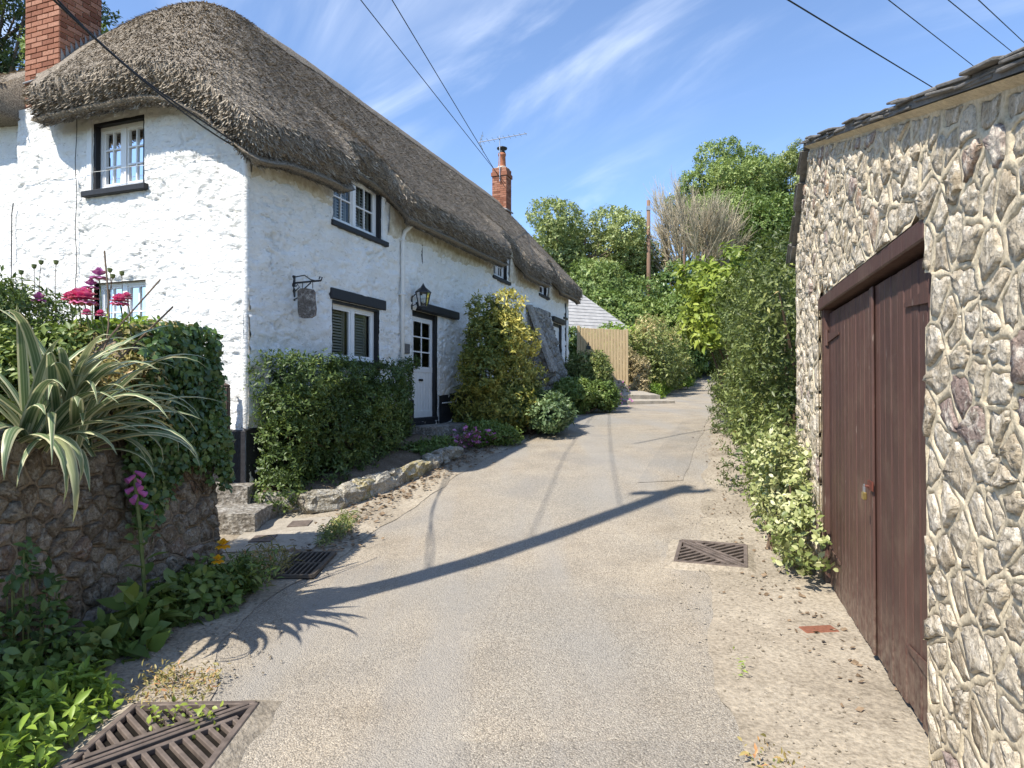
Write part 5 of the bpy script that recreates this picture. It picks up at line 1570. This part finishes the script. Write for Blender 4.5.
p = cw(4.0, -1.0, 0)
lobes = [(cw(3.0+q*.2, -.75-.06*q, 0).x, cw(3.0+q*.2, -.75-.06*q, 0).y, .62+.02*q, .2, .18, .12) for q in range(4)]
shrub('low_green_plant', 'small fresh green plant in the bed beside the door steps', 'plant', (p.x, p.y, gz(p.x, p.y)), lobes, 420, 6, .08, .06, .03, M['lf_mid'], nst=3, r0=.01)

# golden variegated shrub
cx, cy = -.36, 13.3; z0 = gz(cx, cy)
lobes = [(cx + R.gauss(0, .42), cy + R.gauss(0, .35), z0 + R.uniform(.3, 2.25), R.uniform(.30, .5), R.uniform(.30, .5), R.uniform(.26, .42)) for i in range(40)]
lobes = [l for l in lobes if abs(l[0]-cx) < .60 - .18*max(0, l[2]-z0-1.6)]
lobes += [(cx-.25, cy, z0+2.55, .28, .28, .3), (cx+.28, cy-.1, z0+2.6, .3, .3, .3), (cx+.6, cy+.2, z0+1.9, .3, .3, .25)]
shrub('golden_shrub', 'big rounded golden variegated shrub standing against the cottage front', 'shrub', (cx, cy, z0), lobes, 5200, 7, .12, .075, .036, M['lf_gold'], sc=1.6, base=.50, amp=.5, shell=.45,
      tfun=lambda P: .45*sstep(.1, 1.2, P[:, 0]*.7 + (P[:, 2]-1.6)*.55) - .10)  # leaf tint lightened towards the upper right, painting in its sunlit side
def mound(name, label, x, y, rx, ry, h, mat, n, L, Wd, nlob=14, group=None, cat='shrub', dz=0.0, **kw):
    z = gz(x, y) + dz
    lobes = [(x + R.uniform(-.7, .7)*rx, y + R.uniform(-.7, .7)*ry, z + h*R.uniform(.25, .72), rx*R.uniform(.3, .48), ry*R.uniform(.3, .48), h*R.uniform(.22, .36)) for _ in range(nlob)]
    return shrub(name, label, cat, (x, y, z), lobes, n, 6, kw.pop('sl', .1), L, Wd, mat, group, nst=kw.pop('nst', 5), **kw)
mound('leafy_mound', 'low dark grey-green leafy plant sprawling at the foot of the golden shrub', .35, 13.3, .85, 1.1, .85, M['lf_blue'], 2600, .085, .045, 16, cat='plant', base=.4)
mound('leafy_mound', 'low green cushion plant spilling onto the lane beside the pink flowers', -.35, 12.0, .6, .6, .35, M['lf_mid'], 1100, .06, .03, 10, cat='plant', base=.45)
mound('clipped_shrub', 'rounded olive green shrub in front of the timber gate, upper of two', 2.35, 20.2, .85, .8, 1.35, M['lf_olive'], 3200, .085, .045, 16, dz=.45, base=.45, tfun=lambda P: .25*sstep(.3, .9, P[:, 0]))
mound('clipped_shrub', 'broad dark green shrub below the olive one at the lane edge', 2.1, 18.3, .95, 1.0, .95, M['lf_mid'], 3200, .085, .05, 16, base=.42)
mound('leafy_mound', 'small dark plant between buttress and lane', .95, 15.9, .5, .8, .6, M['lf_blue'], 1200, .08, .045, 10, cat='plant', base=.35)
def flowers(name, label, x, y, z, spread, n, mat, cat, size=.03, group=None, stem_h=.15):
    t = thing(name, label, cat, (x, y, z), 0, group)
    P = np.stack([rng.normal(0, spread[0], n), rng.normal(0, spread[1], n), np.abs(rng.normal(stem_h, spread[2], n))], -1)
    V, F, tt = sprigs(P, np.tile([0, 0, 1.], (n, 1)) + rng.normal(0, .5, (n, 3)), 6, .01, size, size*.8, .9, tint=rng.random(n))
    tag(mk('flowers', V, F, mat, t, tint=tt), kind='stuff')
    V, F, tt = sprigs(P*np.array([1, 1, .5]), np.tile([0, 0, 1.], (n, 1)), 5, stem_h, size*1.4, size*.5, .6, tint=rng.random(n)*.6)
    mk('foliage', V, F, M['lf_mid'], t, tint=tt)
    return t
flowers('pink_flowers', 'patch of magenta flowers beside the front door steps', -.72, 11.15, gz(-.72, 11.15)+.08, (.16, .16, .08), 90, M['mauve'], 'flowers', .04)
flowers('pink_flowers', 'hazy patch of pale pink flowers beside the concrete threshold', 3.0, 20.3, gz(3.0, 20.3)+.05, (.3, .5, .2), 160, M['mauve'], 'flowers', .045, stem_h=.35)

# right-hand hedge along the lane beyond the garage
def hx(y): return np.interp(y, [6.3, 7, 10, 13, 16, 20, 26, 34], [2.5, 2.42, 3.28, 4.05, 4.90, 6.6, 8.6, 11.4])
lobes = []
for i in range(190):
    y = 6.75 + 11.5*R.random()**1.25; h = np.interp(y, [6.7, 7.3, 9, 12, 18], [3.1, 3.2, 3.3, 3.15, 2.8]); zb = gz(hx(y), y)
    q = R.random(); zc = zb + .15 + (h-.35)*q
    r_ = R.uniform(.26, .45)
    lobes.append((float(hx(y)) + r_*.8 + R.uniform(0, 1.0) + .22*(1-q)*0, y, zc, r_, r_*1.15, r_*.95))
shrub('lane_hedge', 'tall dense olive green hedge filling the lane side beyond the garage corner', 'hedge', (3.4, 8.2, gz(3.4, 8.2)), lobes, 19000, 7, .12, .06, .026, M['lf_olive'], sc=1.5, base=.30, amp=.65, shell=.45, nst=26, r0=.04,
      cut=lambda P: ~((P[:, 0]-GO[0])*(-GD[1]) + (P[:, 1]-GO[1])*GD[0] < .05) | ((P[:, 0]-GO[0])*GD[0] + (P[:, 1]-GO[1])*GD[1] > GX1 + .03))
lobes = []
for i in range(60):
    y = R.uniform(17, 34); r_ = R.uniform(.5, .8); zb = gz(hx(y), y)
    lobes.append((float(hx(y)) + r_ + R.uniform(.6, 2.2), y, zb + R.uniform(.3, 2.8), r_, r_*1.2, r_))
shrub('far_hedge', 'far stretch of green hedge on the right where the lane bends', 'hedge', (8.4, 24, gz(8.4, 24)), lobes, 6000, 6, .2, .13, .06, M['lf_mid'], sc=.7, nst=8, base=.45)
# lime-leaved shrub leaning out over the hedge
lobes = [(3.98 + R.gauss(0, .22), 12.8 + R.gauss(0, .35), 3.3 + R.gauss(0, .4), R.uniform(.2, .36), R.uniform(.2, .36), R.uniform(.16, .3)) for _ in range(15)] + [(4.3, 12.8, 4.1, .3, .3, .25), (4.1, 12.8, 3.8, .3, .3, .25)]
shrub('lime_shrub', 'bright lime green young-leaved shrub leaning out over the hedge top', 'shrub', (4.4, 12.8, gz(4.4, 12.8)), lobes, 420, 9, .2, .17, .07, M['lf_lime'], sc=1.1, base=.5, nst=8, r0=.03, hi=True, droop=.25, spread=.85)
# cream-edged bush tumbling at the garage corner
lobes = []
for i in range(34):
    t = R.random(); y = 5.05 + 1.9*t; x = 2.38 + .36*t + R.uniform(-.1, .12)*(.4+t); z = R.uniform(.12, .5 + .75*t)
    lobes.append((x, y, gz(x, y) + z, R.uniform(.13, .24), R.uniform(.15, .27), R.uniform(.13, .22)))
shrub('variegated_bush', 'cream-edged variegated bush tumbling at the foot of the hedge by the garage door', 'bush', (2.4, 6.0, gz(2.4, 6.0)), lobes, 1150, 7, .12, .055, .034, M['lf_varieg'], sc=2.5, base=.46, amp=.5, shell=.5, nst=12, r0=.012, hi=True,
      cut=lambda P: ((P[:, 0]-GO[0])*(-GD[1]) + (P[:, 1]-GO[1])*GD[0] > .04))

# ---------------- left garden: flax, roses, ivy, shrubs, weeds
FB = Vector((-2.88, 4.05, 1.24))
flax = thing('variegated_flax', 'spiky clump of cream-striped flax leaves spilling over the garden wall', 'flax', tuple(FB))
NL = 96
for i in range(NL):
    az = R.uniform(0, 2*math.pi)
    if i < 46: az = R.gauss(-.2, .85)                 # most lean out towards the lane and the light
    el = rad(R.uniform(12, 76)); Lf = R.uniform(.65, 1.25); w = R.uniform(.055, .088); dr = R.uniform(1.2, 3.4)*(1.15 - .45*math.sin(el))
    ns = 12; p = Vector((R.gauss(0, .10), R.gauss(0, .14), R.uniform(-.05, .05))); e = el; tw = R.uniform(-.5, .5)
    V = []; ac = []
    for s in range(ns+1):
        t = s/ns
        d = Vector((math.cos(az)*math.cos(e), math.sin(az)*math.cos(e), math.sin(e)))
        sd = Vector((-math.sin(az), math.cos(az), 0)); nr = sd.cross(d)
        sd2 = (sd*math.cos(tw*t) + nr*math.sin(tw*t)); nr2 = sd2.cross(d)
        ww = w*(.55 + .9*t - 0.0 if t < .35 else (1 - ((t-.35)/.65)**2.2)*.87 + .0) ; ww = max(ww, .001)
        for q in (-1, -.5, 0, .5, 1):
            V.append(p + sd2*q*ww*.5 + nr2*abs(q)*ww*.22); ac.append((q+1)/2)
        p = p + d*Lf/ns; e -= dr*(t**1.3)*2.1/ns + .02
    F = [(s*5+q, s*5+q+1, (s+1)*5+q+1, (s+1)*5+q) for s in range(ns) for q in range(4)]
    mk('leaf', V, F, M['flax'], flax, tint=R.random(), smooth=True, pt={'across': ac})
b = MB()
for (p0, p1, p2) in (((0, 0, .1), (.25, .1, .45), (.62, .28, .93)), ((.0, .1, .1), (.1, .4, .7), (.02, .5, 1.35)), ((-.1, 0, .1), (.12, .3, .65), (.25, .8, 1.2))):
    b.tube(smooth_path([Vector(p0), Vector(p1), Vector(p2)]), .006, 5)
b.build('flower_stalk', M['woodstem'], flax)

def ivy(name, label, n, ptf, mat, size, base=(0, 0, 0)):
    t = thing(name, label, 'ivy', base)
    P, N = ptf(n)
    V, F, tt = sprigs(P - np.array(base), N + rng.normal(0, .35, P.shape), 3, .06, size, size*.85, .85, .35, True, tint=clump_tint(P, 4, .5, .45))
    mk('foliage', V, F, mat, t, tint=tt)
    b = MB()
    for i in range(10):
        s0 = SE - R.uniform(.1, 1.2); q = [Vector(gwall_pt(s0 + .12*math.sin(k*1.7 + i), .75 + k*.2, .035)) for k in range(6) if .75 + k*.2 < float(gwtop(s0))]
        if len(q) > 1: b.tube([v - Vector(base) for v in q], .007, 5)
    b.build('stem', M['woodstem'], t)
    return t
def ivy_pts(n):
    P = []; N = []
    while len(P) < n:
        s = SE - R.uniform(-.02, 1.35); tp = float(gwtop(min(s, SE))); z = R.uniform(.55, 2.15)
        if z > tp + .06: continue
        lo = 1.02 + .16*math.sin(s*5) + .12*(s - SE + .6)
        if z < lo - R.random()*.25: continue
        f = float(fbm(s*3.3, z*3.3, 8.8))
        p = gwall_pt(min(s, SE), z, .04 + .17*f*R.random() + .04); P.append(p); N.append((1, -.15, .25))
    return np.array(P), np.array(N, float)
def ivy_top(n):
    P = []; N = []
    while len(P) < n:
        s = SE - R.uniform(0, 1.3); tp = float(gwtop(s)); p = gwall_pt(s, tp, -R.uniform(0, .5))
        P.append((p[0], p[1], tp + R.uniform(-.03, .05))); N.append((.3, -.3, 1.))
    return np.array(P), np.array(N, float)
ivy('wall_ivy', 'dark glossy ivy covering the end of the garden wall', 2600, ivy_pts, M['lf_ivy'], .055, (-2.6, 5.3, .9))
ivy('creeping_ivy', 'bronze-tinged creeper over the top of the garden wall end', 900, ivy_top, M['lf_bronze'], .042, (-2.75, 5.1, 2.0))
def gshrub(name, label, x, y, z, rx, ry, h, mat, n, L, Wd, nlob=14, **kw):
    lobes = [(x + R.uniform(-.7, .7)*rx, y + R.uniform(-.7, .7)*ry, z + h*R.uniform(.2, .78), rx*R.uniform(.28, .46), ry*R.uniform(.28, .46), h*R.uniform(.2, .3)) for _ in range(nlob)]
    return shrub(name, label, kw.pop('cat', 'shrub'), (x, y, z), lobes, n, 6, kw.pop('sl', .1), L, Wd, mat, None, nst=6, r0=.015, **kw)
gshrub('garden_shrub', 'dark green feathery shrub at the left edge behind the flax', -4.35, 5.0, 1.35, .85, .55, 1.05, M['lf_dark'], 3600, .055, .02, 18, base=.5)
gshrub('garden_shrub', 'mid green leafy shrub between flax and roses on the garden wall', -3.45, 4.75, 1.3, .5, .5, .75, M['lf_mid'], 2200, .06, .028, 14, base=.5)
gshrub('garden_shrub', 'bright green bush below the bronze creeper on the garden wall', -2.95, 4.72, 1.3, .32, .42, .5, M['lf_bronze'], 1500, .045, .022, 12, base=.45)
rose = gshrub('rose_bush', 'rose bush with bright green leaves and pink blooms above the garden wall', -3.28, 5.22, 1.3, .46, .38, .84, M['lf_fresh'], 1700, .065, .042, 13, base=.5, hi=True)
def bloom(parent, c, r, mat, name='rose_bloom', layers=5):
    Vs, Fs, Ts = [], [], []; off = 0
    for l in range(layers):
        n = 4 + l*2; tl = l/(layers-1)
        for i in range(n):
            az = 2*math.pi*i/n + l*.7; el = rad(86 - 98*tl)
            A = np.array([[math.cos(az)*math.cos(el), math.sin(az)*math.cos(el), math.sin(el)]]); B = np.array([c]) + A*r*.12
            N = np.array([[-math.cos(az)*math.sin(el), -math.sin(az)*math.sin(el), math.cos(el)]])
            V, F, m = leaf_geo(B, A, N, np.array([r*(.95+.12*tl)]), np.array([r*1.15]), True)
            Vs.append(V); Fs.append(F + off); off += len(V); Ts += [R.random()]*m
    return mk(name, np.concatenate(Vs), np.concatenate(Fs), mat, parent, tint=np.array(Ts))
def pixw(px, py, Y): 
    p = pix(px, py, Y); return p
rb = Vector(rose.location)
for (px, py, Y, r) in ((83, 303, 5.0, .095), (76, 299, 5.05, .06), (119, 305, 5.0, .065), (86, 316, 4.95, .035), (68, 301, 5.1, .05), (100, 317, 4.95, .035), (126, 300, 5.2, .04)):
    c = pixw(px, py - 3, Y - .12) - rb
    bloom(rose, tuple(c), r, M['pink'])
    b = MB(); b.tube(smooth_path([c, c + Vector((.01, .03, -.15)), c + Vector((-.02, .1, -.42))]), .005, 5); b.build('stem', M['stem'], rose)
pop = thing('tall_poppies', 'thin-stemmed mauve poppies with seed heads standing over the roses', 'poppies', (-3.45, 5.3, 1.4))
pbv = Vector(pop.location)
for (px, py, Y, r) in ((98, 276, 5.2, .07), (90, 286, 5.2, .06), (38, 299, 5.0, .055)):
    c = pixw(px, py, Y) - pbv
    bloom(pop, tuple(c), r, M['mauve'], 'poppy_bloom', 3)
    b = MB(); b.tube(smooth_path([c, c + Vector((.02, .0, -.3)), Vector((c.x*.6, c.y*.5, 0))]), .004, 5); b.build('stem', M['stem'], pop)
for (px, py) in ((109, 270), (121, 273), (112, 276), (40, 262), (33, 266), (20, 272), (55, 262)):
    c = pixw(px, py, 5.15) - pbv
    b = MB(); b.lathe([(.006, -.02), (.016, -.01), (.018, .006), (.02, .014), (.004, .018)], tuple(c), 8); b.build('seed_head', M['stem'], pop)
    b = MB(); b.tube(smooth_path([c, c + Vector((R.uniform(-.05, .05), 0, -.35)), Vector((c.x*.7, c.y*.5, 0))]), .003, 4); b.build('stem', M['woodstem'], pop)
# foxglove on the wall foot
fx = thing('foxglove', 'single purple foxglove rising from the weeds in front of the garden wall', 'foxglove', (-2.38, 4.25, .02))
b = MB(); b.tube(smooth_path([Vector((0, 0, 0)), Vector((-.03, .0, .5)), Vector((-.10, .02, 1.06))]), [.012]*12 + [.005], 6); b.build('stem', M['stem'], fx)
for i in range(9):
    a = i*2.4; z = .86 + .025*i; r_ = .03
    c0 = Vector((-.075 - .02*i/9, .02, z)); d = Vector((math.cos(a), math.sin(a), -.6)).normalized()
    bb2 = MB(); bb2.tube([c0, c0 + d*.02, c0 + d*.05, c0 + d*.066], [.006, .013, .017, .022], 8); bb2.build('bell_flower', M['mauve'], fx)
P = np.array([(-.03*t, 0, .08 + .75*t) for t in np.linspace(0, 1, 16)]); ang = np.arange(16)*2.4
D = np.stack([np.cos(ang), np.sin(ang), np.full(16, .45)], -1)
for i in range(16):
    l = .24*(1 - .75*i/16); V, F, m = leaf_geo(P[i:i+1], unit(D[i:i+1]), np.array([[0, 0, 1.]]) - D[i:i+1]*.2, np.array([l]), np.array([l*.46]), True)
    mk('leaf', V, F, M['lf_mid'], fx, tint=.3 + .4*R.random())
def weeds(name, label, x0, x1, y0, y1, n, k, L, Wd, mat, h, cat='weeds', **kw):
    cx_, cy_ = (x0+x1)/2, (y0+y1)/2
    t = thing(name, label, cat, (cx_, cy_, gz(cx_, cy_)))
    P = np.stack([rng.uniform(x0, x1, n)-cx_, rng.uniform(y0, y1, n)-cy_, np.zeros(n)], -1)
    e = (P[:, 0]/((x1-x0)/2))**2 + (P[:, 1]/((y1-y0)/2))**2
    P = P[e < 1.05]; e = e[e < 1.05]
    P[:, 2] = h*np.sqrt(np.clip(1.05-e, 0, 1))*rng.random(len(P))
    D = np.stack([P[:, 0]*.8, P[:, 1]*.4, np.full(len(P), .7)], -1) + rng.normal(0, .4, P.shape) + np.array([.25, -.1, 0])
    V, F, tt = sprigs(P, D, k, kw.get('sl', .1), L, Wd, .75, .1, True, tint=clump_tint(P, 3.5, .5, kw.get('base', .45)))
    mk('foliage', V, F, mat, t, tint=tt)
    b = MB()
    for i in range(min(40, len(P))): b.tube([(P[i, 0]*.8, P[i, 1]*.8, 0), tuple(P[i])], .004, 4)
    tag(b.build('stem', M['stem'], t), kind='stuff')
    return t
weeds('broad_weeds', 'clump of broad-leaved weeds at the foot of the garden wall near its end', -2.62, -2.02, 4.45, 5.45, 400, 5, .07, .045, M['lf_mid'], .26, base=.5)
weeds('broad_weeds', 'large dock-like leaves under the foxglove', -2.62, -2.25, 3.85, 4.6, 70, 5, .15, .08, M['lf_mid'], .28, base=.45)
weeds('nettle_weeds', 'dark tangle of weeds against the left end of the garden wall', -2.75, -2.3, 2.6, 3.95, 420, 5, .06, .04, M['lf_mid'], .24, base=.4)
weeds('fresh_weeds', 'bright green grassy weeds in the bottom left corner', -2.55, -2.0, 2.3, 3.5, 420, 6, .075, .028, M['lf_fresh'], .18, base=.5)
weeds('wall_weeds', 'trailing weeds hanging in the joints of the garden wall', -2.68, -2.55, 3.1, 3.9, 130, 5, .06, .035, M['lf_ivy'], .75, base=.4)
weeds('gutter_weeds', 'thin wispy grass by the slotted drain and garden wall end', -2.4, -1.95, 5.2, 6.0, 200, 4, .07, .012, M['lf_bronze'], .22, base=.5)
weeds('gutter_weeds', 'grassy tufts along the edge of the concrete slab', -1.98, -1.75, 6.35, 7.7, 220, 5, .06, .012, M['lf_olive'], .08, base=.5)
weeds('crack_weeds', 'tiny green weeds growing through the large drain cover', -1.72, -1.42, 3.05, 3.25, 34, 5, .03, .02, M['lf_lime'], .05, base=.5)
weeds('crack_weeds', 'small dry weeds in the crack between lane and apron at the bottom right', 1.02, 1.16, 2.6, 3.0, 26, 5, .03, .012, M['lf_bronze'], .03, base=.6)
weeds('crack_weeds', 'sparse tuft of grass in the apron crack further up', 1.22, 1.34, 3.6, 3.8, 14, 4, .03, .01, M['lf_fresh'], .02, base=.5)
weeds('moss_patch', 'mossy grass above the large drain cover', -2.05, -1.6, 3.3, 3.75, 170, 4, .03, .01, M['lf_bronze'], .03, base=.6)
yp = thing('yellow_poppies', 'yellow-orange poppies at the end of the garden wall', 'poppies', (-2.05, 5.05, .02))
ypv = Vector(yp.location)
for (px, py, r) in ((224, 545, .05), (219, 560, .042)):
    c = pix(px, py, 4.62) - ypv; bloom(yp, tuple(c), r, M['yellow'], 'poppy_bloom', 3)
    b = MB(); b.tube(smooth_path([c, c*.6 + Vector((.02, 0, -.02)), Vector((0, 0, .1))]), .003, 4); b.build('stem', M['stem'], yp)
P = np.array([(R.gauss(0, .1), R.gauss(0, .12), R.uniform(0, .25)) for _ in range(90)])
V, F, tt = sprigs(P, np.array([(R.gauss(0, .3), R.gauss(0, .3), 1) for _ in range(90)]), 5, .1, .06, .022, .7, 0, True, tint=rng.random(90)*.7)
mk('foliage', V, F, M['lf_mid'], yp, tint=tt)

# ------------------------------------------------------------------ far banks, hedges and trees
def bank(name, label, pts, n, L, Wd, mat, rr, hh, nlob, cat='shrub', **kw):
    lobes = []
    pts = np.array(pts, float)
    for i in range(nlob):
        t = R.random()*(len(pts)-1); k = min(int(t), len(pts)-2); p = pts[k]*(1-(t-k)) + pts[k+1]*(t-k)
        x, y = p[0] + R.uniform(-1, 1)*rr*.6, p[1] + R.uniform(-1, 1)*rr*.6
        z = float(ground_z(x, y)) if len(p) < 4 else p[3]
        q = rr*R.uniform(.32, .6)
        lobes.append((x, y, z + p[2]*R.uniform(.15, .85), q, q, q*hh))
    c = pts.mean(0); bz = float(ground_z(c[0], c[1]))
    return shrub(name, label, cat, (c[0], c[1], bz), lobes, n, 6, kw.pop('sl', L*1.3), L, Wd, mat, nst=kw.pop('nst', 8), r0=kw.pop('r0', .06), **kw)
bank('bank_shrubs', 'leafy shrub filling the gap between cottage end and timber gate', [(2.3, 26.4, 3.0), (3.3, 27.2, 3.2)], 2200, .12, .06, M['lf_mid'], .8, .9, 18, base=.4, sc=.8)
bank('roadside_hedge', 'brown-topped hedge on the left of the far lane beyond the gate', [(5.3, 27.2, 3.3), (7.0, 31, 3.9), (9.0, 36, 3.9)], 5200, .13, .065, M['lf_olive'], 1.3, .9, 46, 'hedge', base=.5, sc=.8, tfun=lambda P: .3*sstep(1.5, 3.2, P[:, 2]))
bank('roadside_hedge', 'fresh green shrubs at the end of the far lane hedge', [(7.6, 33, 2.6), (9.0, 38, 3.4)], 3400, .15, .075, M['lf_mid'], 1.3, .9, 24, 'hedge', base=.45, sc=.8)
bank('roadside_grass', 'bright grass and weeds at the foot of the far lane hedge', [(5.2, 25.6, .5), (7.4, 30, .6), (9.4, 35, .7)], 1500, .12, .04, M['lf_fresh'], .5, .5, 22, 'weeds', nst=0)
bank('dead_brambles', 'dry brown brambles beside the timber gate', [(4.75, 25.6, 1.9), (5.3, 27, 2.6)], 1500, .09, .035, M['lf_brown'], .6, 1.0, 14, 'brambles', base=.5)
bank('dead_brambles', 'pale brown dead growth on top of the roadside hedge', [(4.7, 29, 4.2), (6.4, 30.5, 4.3)], 900, .10, .04, M['lf_brown'], .6, .5, 8, 'brambles', base=.6)
bank('bank_shrubs', 'leafy green shrubs behind the gate and grey roof', [(3.4, 28, 3.2), (5.2, 30, 3.8)], 3000, .14, .075, M['lf_fresh'], 1.1, .8, 22, base=.4, sc=.7)
bank('bank_shrubs', 'broad green laurel-like shrubs on the bank below the timber pole', [(6.2, 38, 5.0), (9.5, 40, 5.6), (13, 41, 5.2)], 7500, .22, .12, M['lf_mid'], 2.4, .75, 52, base=.55, sc=.45)
bank('bank_shrubs', 'dark ivy-clad thicket at the foot of the bare tree', [(10.5, 44, 7.5), (13, 45, 8.3), (15.5, 44, 7)], 6000, .22, .12, M['lf_ivy'], 2.4, .8, 44, base=.6, sc=.5)
bank('bank_shrubs', 'thicket between the bare tree and the garage roof', [(15, 42, 7.2), (18, 40, 6.6), (20, 38, 6)], 6000, .2, .1, M['lf_tree2'], 2.6, .8, 44, base=.5, sc=.5)
bank('bank_shrubs', 'shadowed undergrowth under the left green tree', [(-2, 41, 6), (3, 42, 7), (7.5, 43, 7.5)], 6500, .22, .11, M['lf_tree'], 2.8, .8, 44, base=.3, sc=.5)
def tree(name, label, x, y, H, cz, rx, ry, rz, nl, lr, n, L, Wd, mat, group=None, sc=.35, base=.45, trunk=.25, shell=.55, k=6, amp=.5):
    z = float(ground_z(x, y)); t = thing(name, label, 'tree', (x, y, z), 0, group)
    lobes = []
    for i in range(nl):
        d = unit(rng.normal(0, 1, 3)); f = (.45 + .5*R.random()); q = lr*R.uniform(.6, 1.25)
        lobes.append((d[0]*rx*f, d[1]*ry*f, cz - z + d[2]*rz*f, q, q, q*.8))
    foliage('crown', t, lobes, n, k, L*1.5, L, Wd, mat, sc=sc, base=base, shell=shell, amp=amp)
    b = MB(); top_ = Vector((R.uniform(-.3, .3), R.uniform(-.3, .3), cz - z + rz*.35))
    tp = [Vector((0, 0, -.3)), Vector((R.uniform(-.2, .2), 0, (cz-z)*.35)), Vector((R.uniform(-.3, .3), R.uniform(-.3, .3), (cz-z)*.7)), top_]
    b.tube(smooth_path(tp, 4), [trunk*(1 - .78*i/12) for i in range(13)], 8)
    for l in lobes[:46]:
        e = Vector(l[:3]); s0 = R.uniform(.35, .95); a = tp[1].lerp(top_, s0*.8); m = a.lerp(e, .5) + Vector((0, 0, -.25))
        b.tube([a, m, e], [trunk*.3, trunk*.2, trunk*.07], 5)
    b.build('trunk', M['bark'], t, smooth=True)
    return t
tree('broadleaf_tree', 'round green broadleaf tree behind the far end of the cottage', 5.3, 48, 12, 11.8, 4.6, 4, 4.0, 46, 1.25, 9500, .21, .11, M['lf_tree2'], 'trees on the far bank', base=.62)
tree('broadleaf_tree', 'darker green tree between the round tree and the bare one', 8.8, 50, 10, 10.6, 2.6, 2.6, 3.2, 22, 1.1, 4200, .21, .11, M['lf_tree'], 'trees on the far bank', base=.35)
tree('broadleaf_tree', 'tall airy green tree highest on the right above the bare tree', 21.0, 60, 16, 19.3, 5.4, 4.5, 5.2, 54, 1.25, 9500, .24, .12, M['lf_tree'], 'trees on the far bank', base=.6)
tree('broadleaf_tree', 'open-crowned olive tree beside the garage roof edge', 25.6, 60, 16, 20.2, 4.4, 4, 4.4, 34, 1.0, 5200, .22, .11, M['lf_tree2'], 'trees on the far bank', base=.55)
tree('broadleaf_tree', 'mid green tree low on the right, half hidden by the hedge', 20.0, 50, 12, 12.3, 4.8, 4, 4.2, 40, 1.3, 8000, .22, .12, M['lf_mid'], 'trees on the far bank', base=.5)
tree('broadleaf_tree', 'small crown rising just left of the tall airy tree', 16.2, 60, 15, 17.6, 2.6, 2.6, 2.8, 20, .9, 3000, .22, .11, M['lf_tree2'], 'trees on the far bank', base=.45)
tree('broadleaf_tree', 'leafy tree filling in right of the bare tree', 17.6, 52, 12, 14.2, 3.6, 3, 3.8, 32, 1.15, 6000, .22, .12, M['lf_tree'], 'trees on the far bank', base=.55)
tree('evergreen_tree', 'dark evergreen showing behind the near chimney at the top left', -17.2, 21, 14, 13.6, 3.4, 3, 4.6, 40, 1.0, 7000, .16, .06, M['lf_conifer'], base=.45)
tree('evergreen_tree', 'thin green treetop just right of the near chimney', -12.2, 19, 12, 10.6, 1.6, 1.5, 1.9, 14, .6, 2200, .14, .06, M['lf_tree'], base=.45)
# bare twiggy tree
bt = thing('bare_tree', 'broad bare twiggy tree fanning up behind the timber pole', 'tree', (12.9, 47, float(ground_z(12.9, 47))), 0, 'trees on the far bank')
tw = MB(); tk = MB(); btz = bt.location.z
def limb(m_, p, e, r0, r1, n, up):
    mid = p.lerp(e, .5) + Vector((R.gauss(0, .06), R.gauss(0, .06), -up))*(e-p).length
    m_.tube([p, p.lerp(mid, .5) + Vector((0, 0, -.03)), mid, mid.lerp(e, .55), e], [r0, r0*.85, (r0+r1)/2, r1*1.2, r1], n, False, R.random())
    return mid
cz_ = 11.6 - btz
for i in range(17):
    az = R.uniform(0, 6.28); el = math.asin(R.uniform(-.15, 1.0))
    dr_ = Vector((math.cos(az)*math.cos(el)*4.0, math.sin(az)*math.cos(el)*3.4, math.sin(el)*4.7))
    p0 = Vector((R.uniform(-.7, .7), R.uniform(-.5, .5), .3)); e0_ = Vector((0, 0, cz_)) + dr_*R.uniform(.42, .6)
    limb(tk, p0, e0_, .16, .06, 6, -.02)
    for j in range(11):
        st_ = p0.lerp(e0_, R.uniform(.55, 1.0)); e1_ = Vector((0, 0, cz_)) + (dr_ + Vector((R.gauss(0, 1.3), R.gauss(0, 1.0), R.gauss(.2, 1.1))))*R.uniform(.66, .86)
        limb(tw, st_, e1_, .05, .022, 4, .08)
        for k in range(17):
            s2_ = st_.lerp(e1_, R.uniform(.35, 1.0)); out_ = (s2_ - Vector((0, 0, cz_ - 2.2))).normalized()
            limb(tw, s2_, s2_ + (out_ + Vector((R.gauss(0, .38), R.gauss(0, .38), R.gauss(.25, .3)))).normalized()*R.uniform(.7, 1.7), .020, .007, 3, .06)
tk.build('trunk', M['bark'], bt); tw.build('twigs', M['twig'], bt)
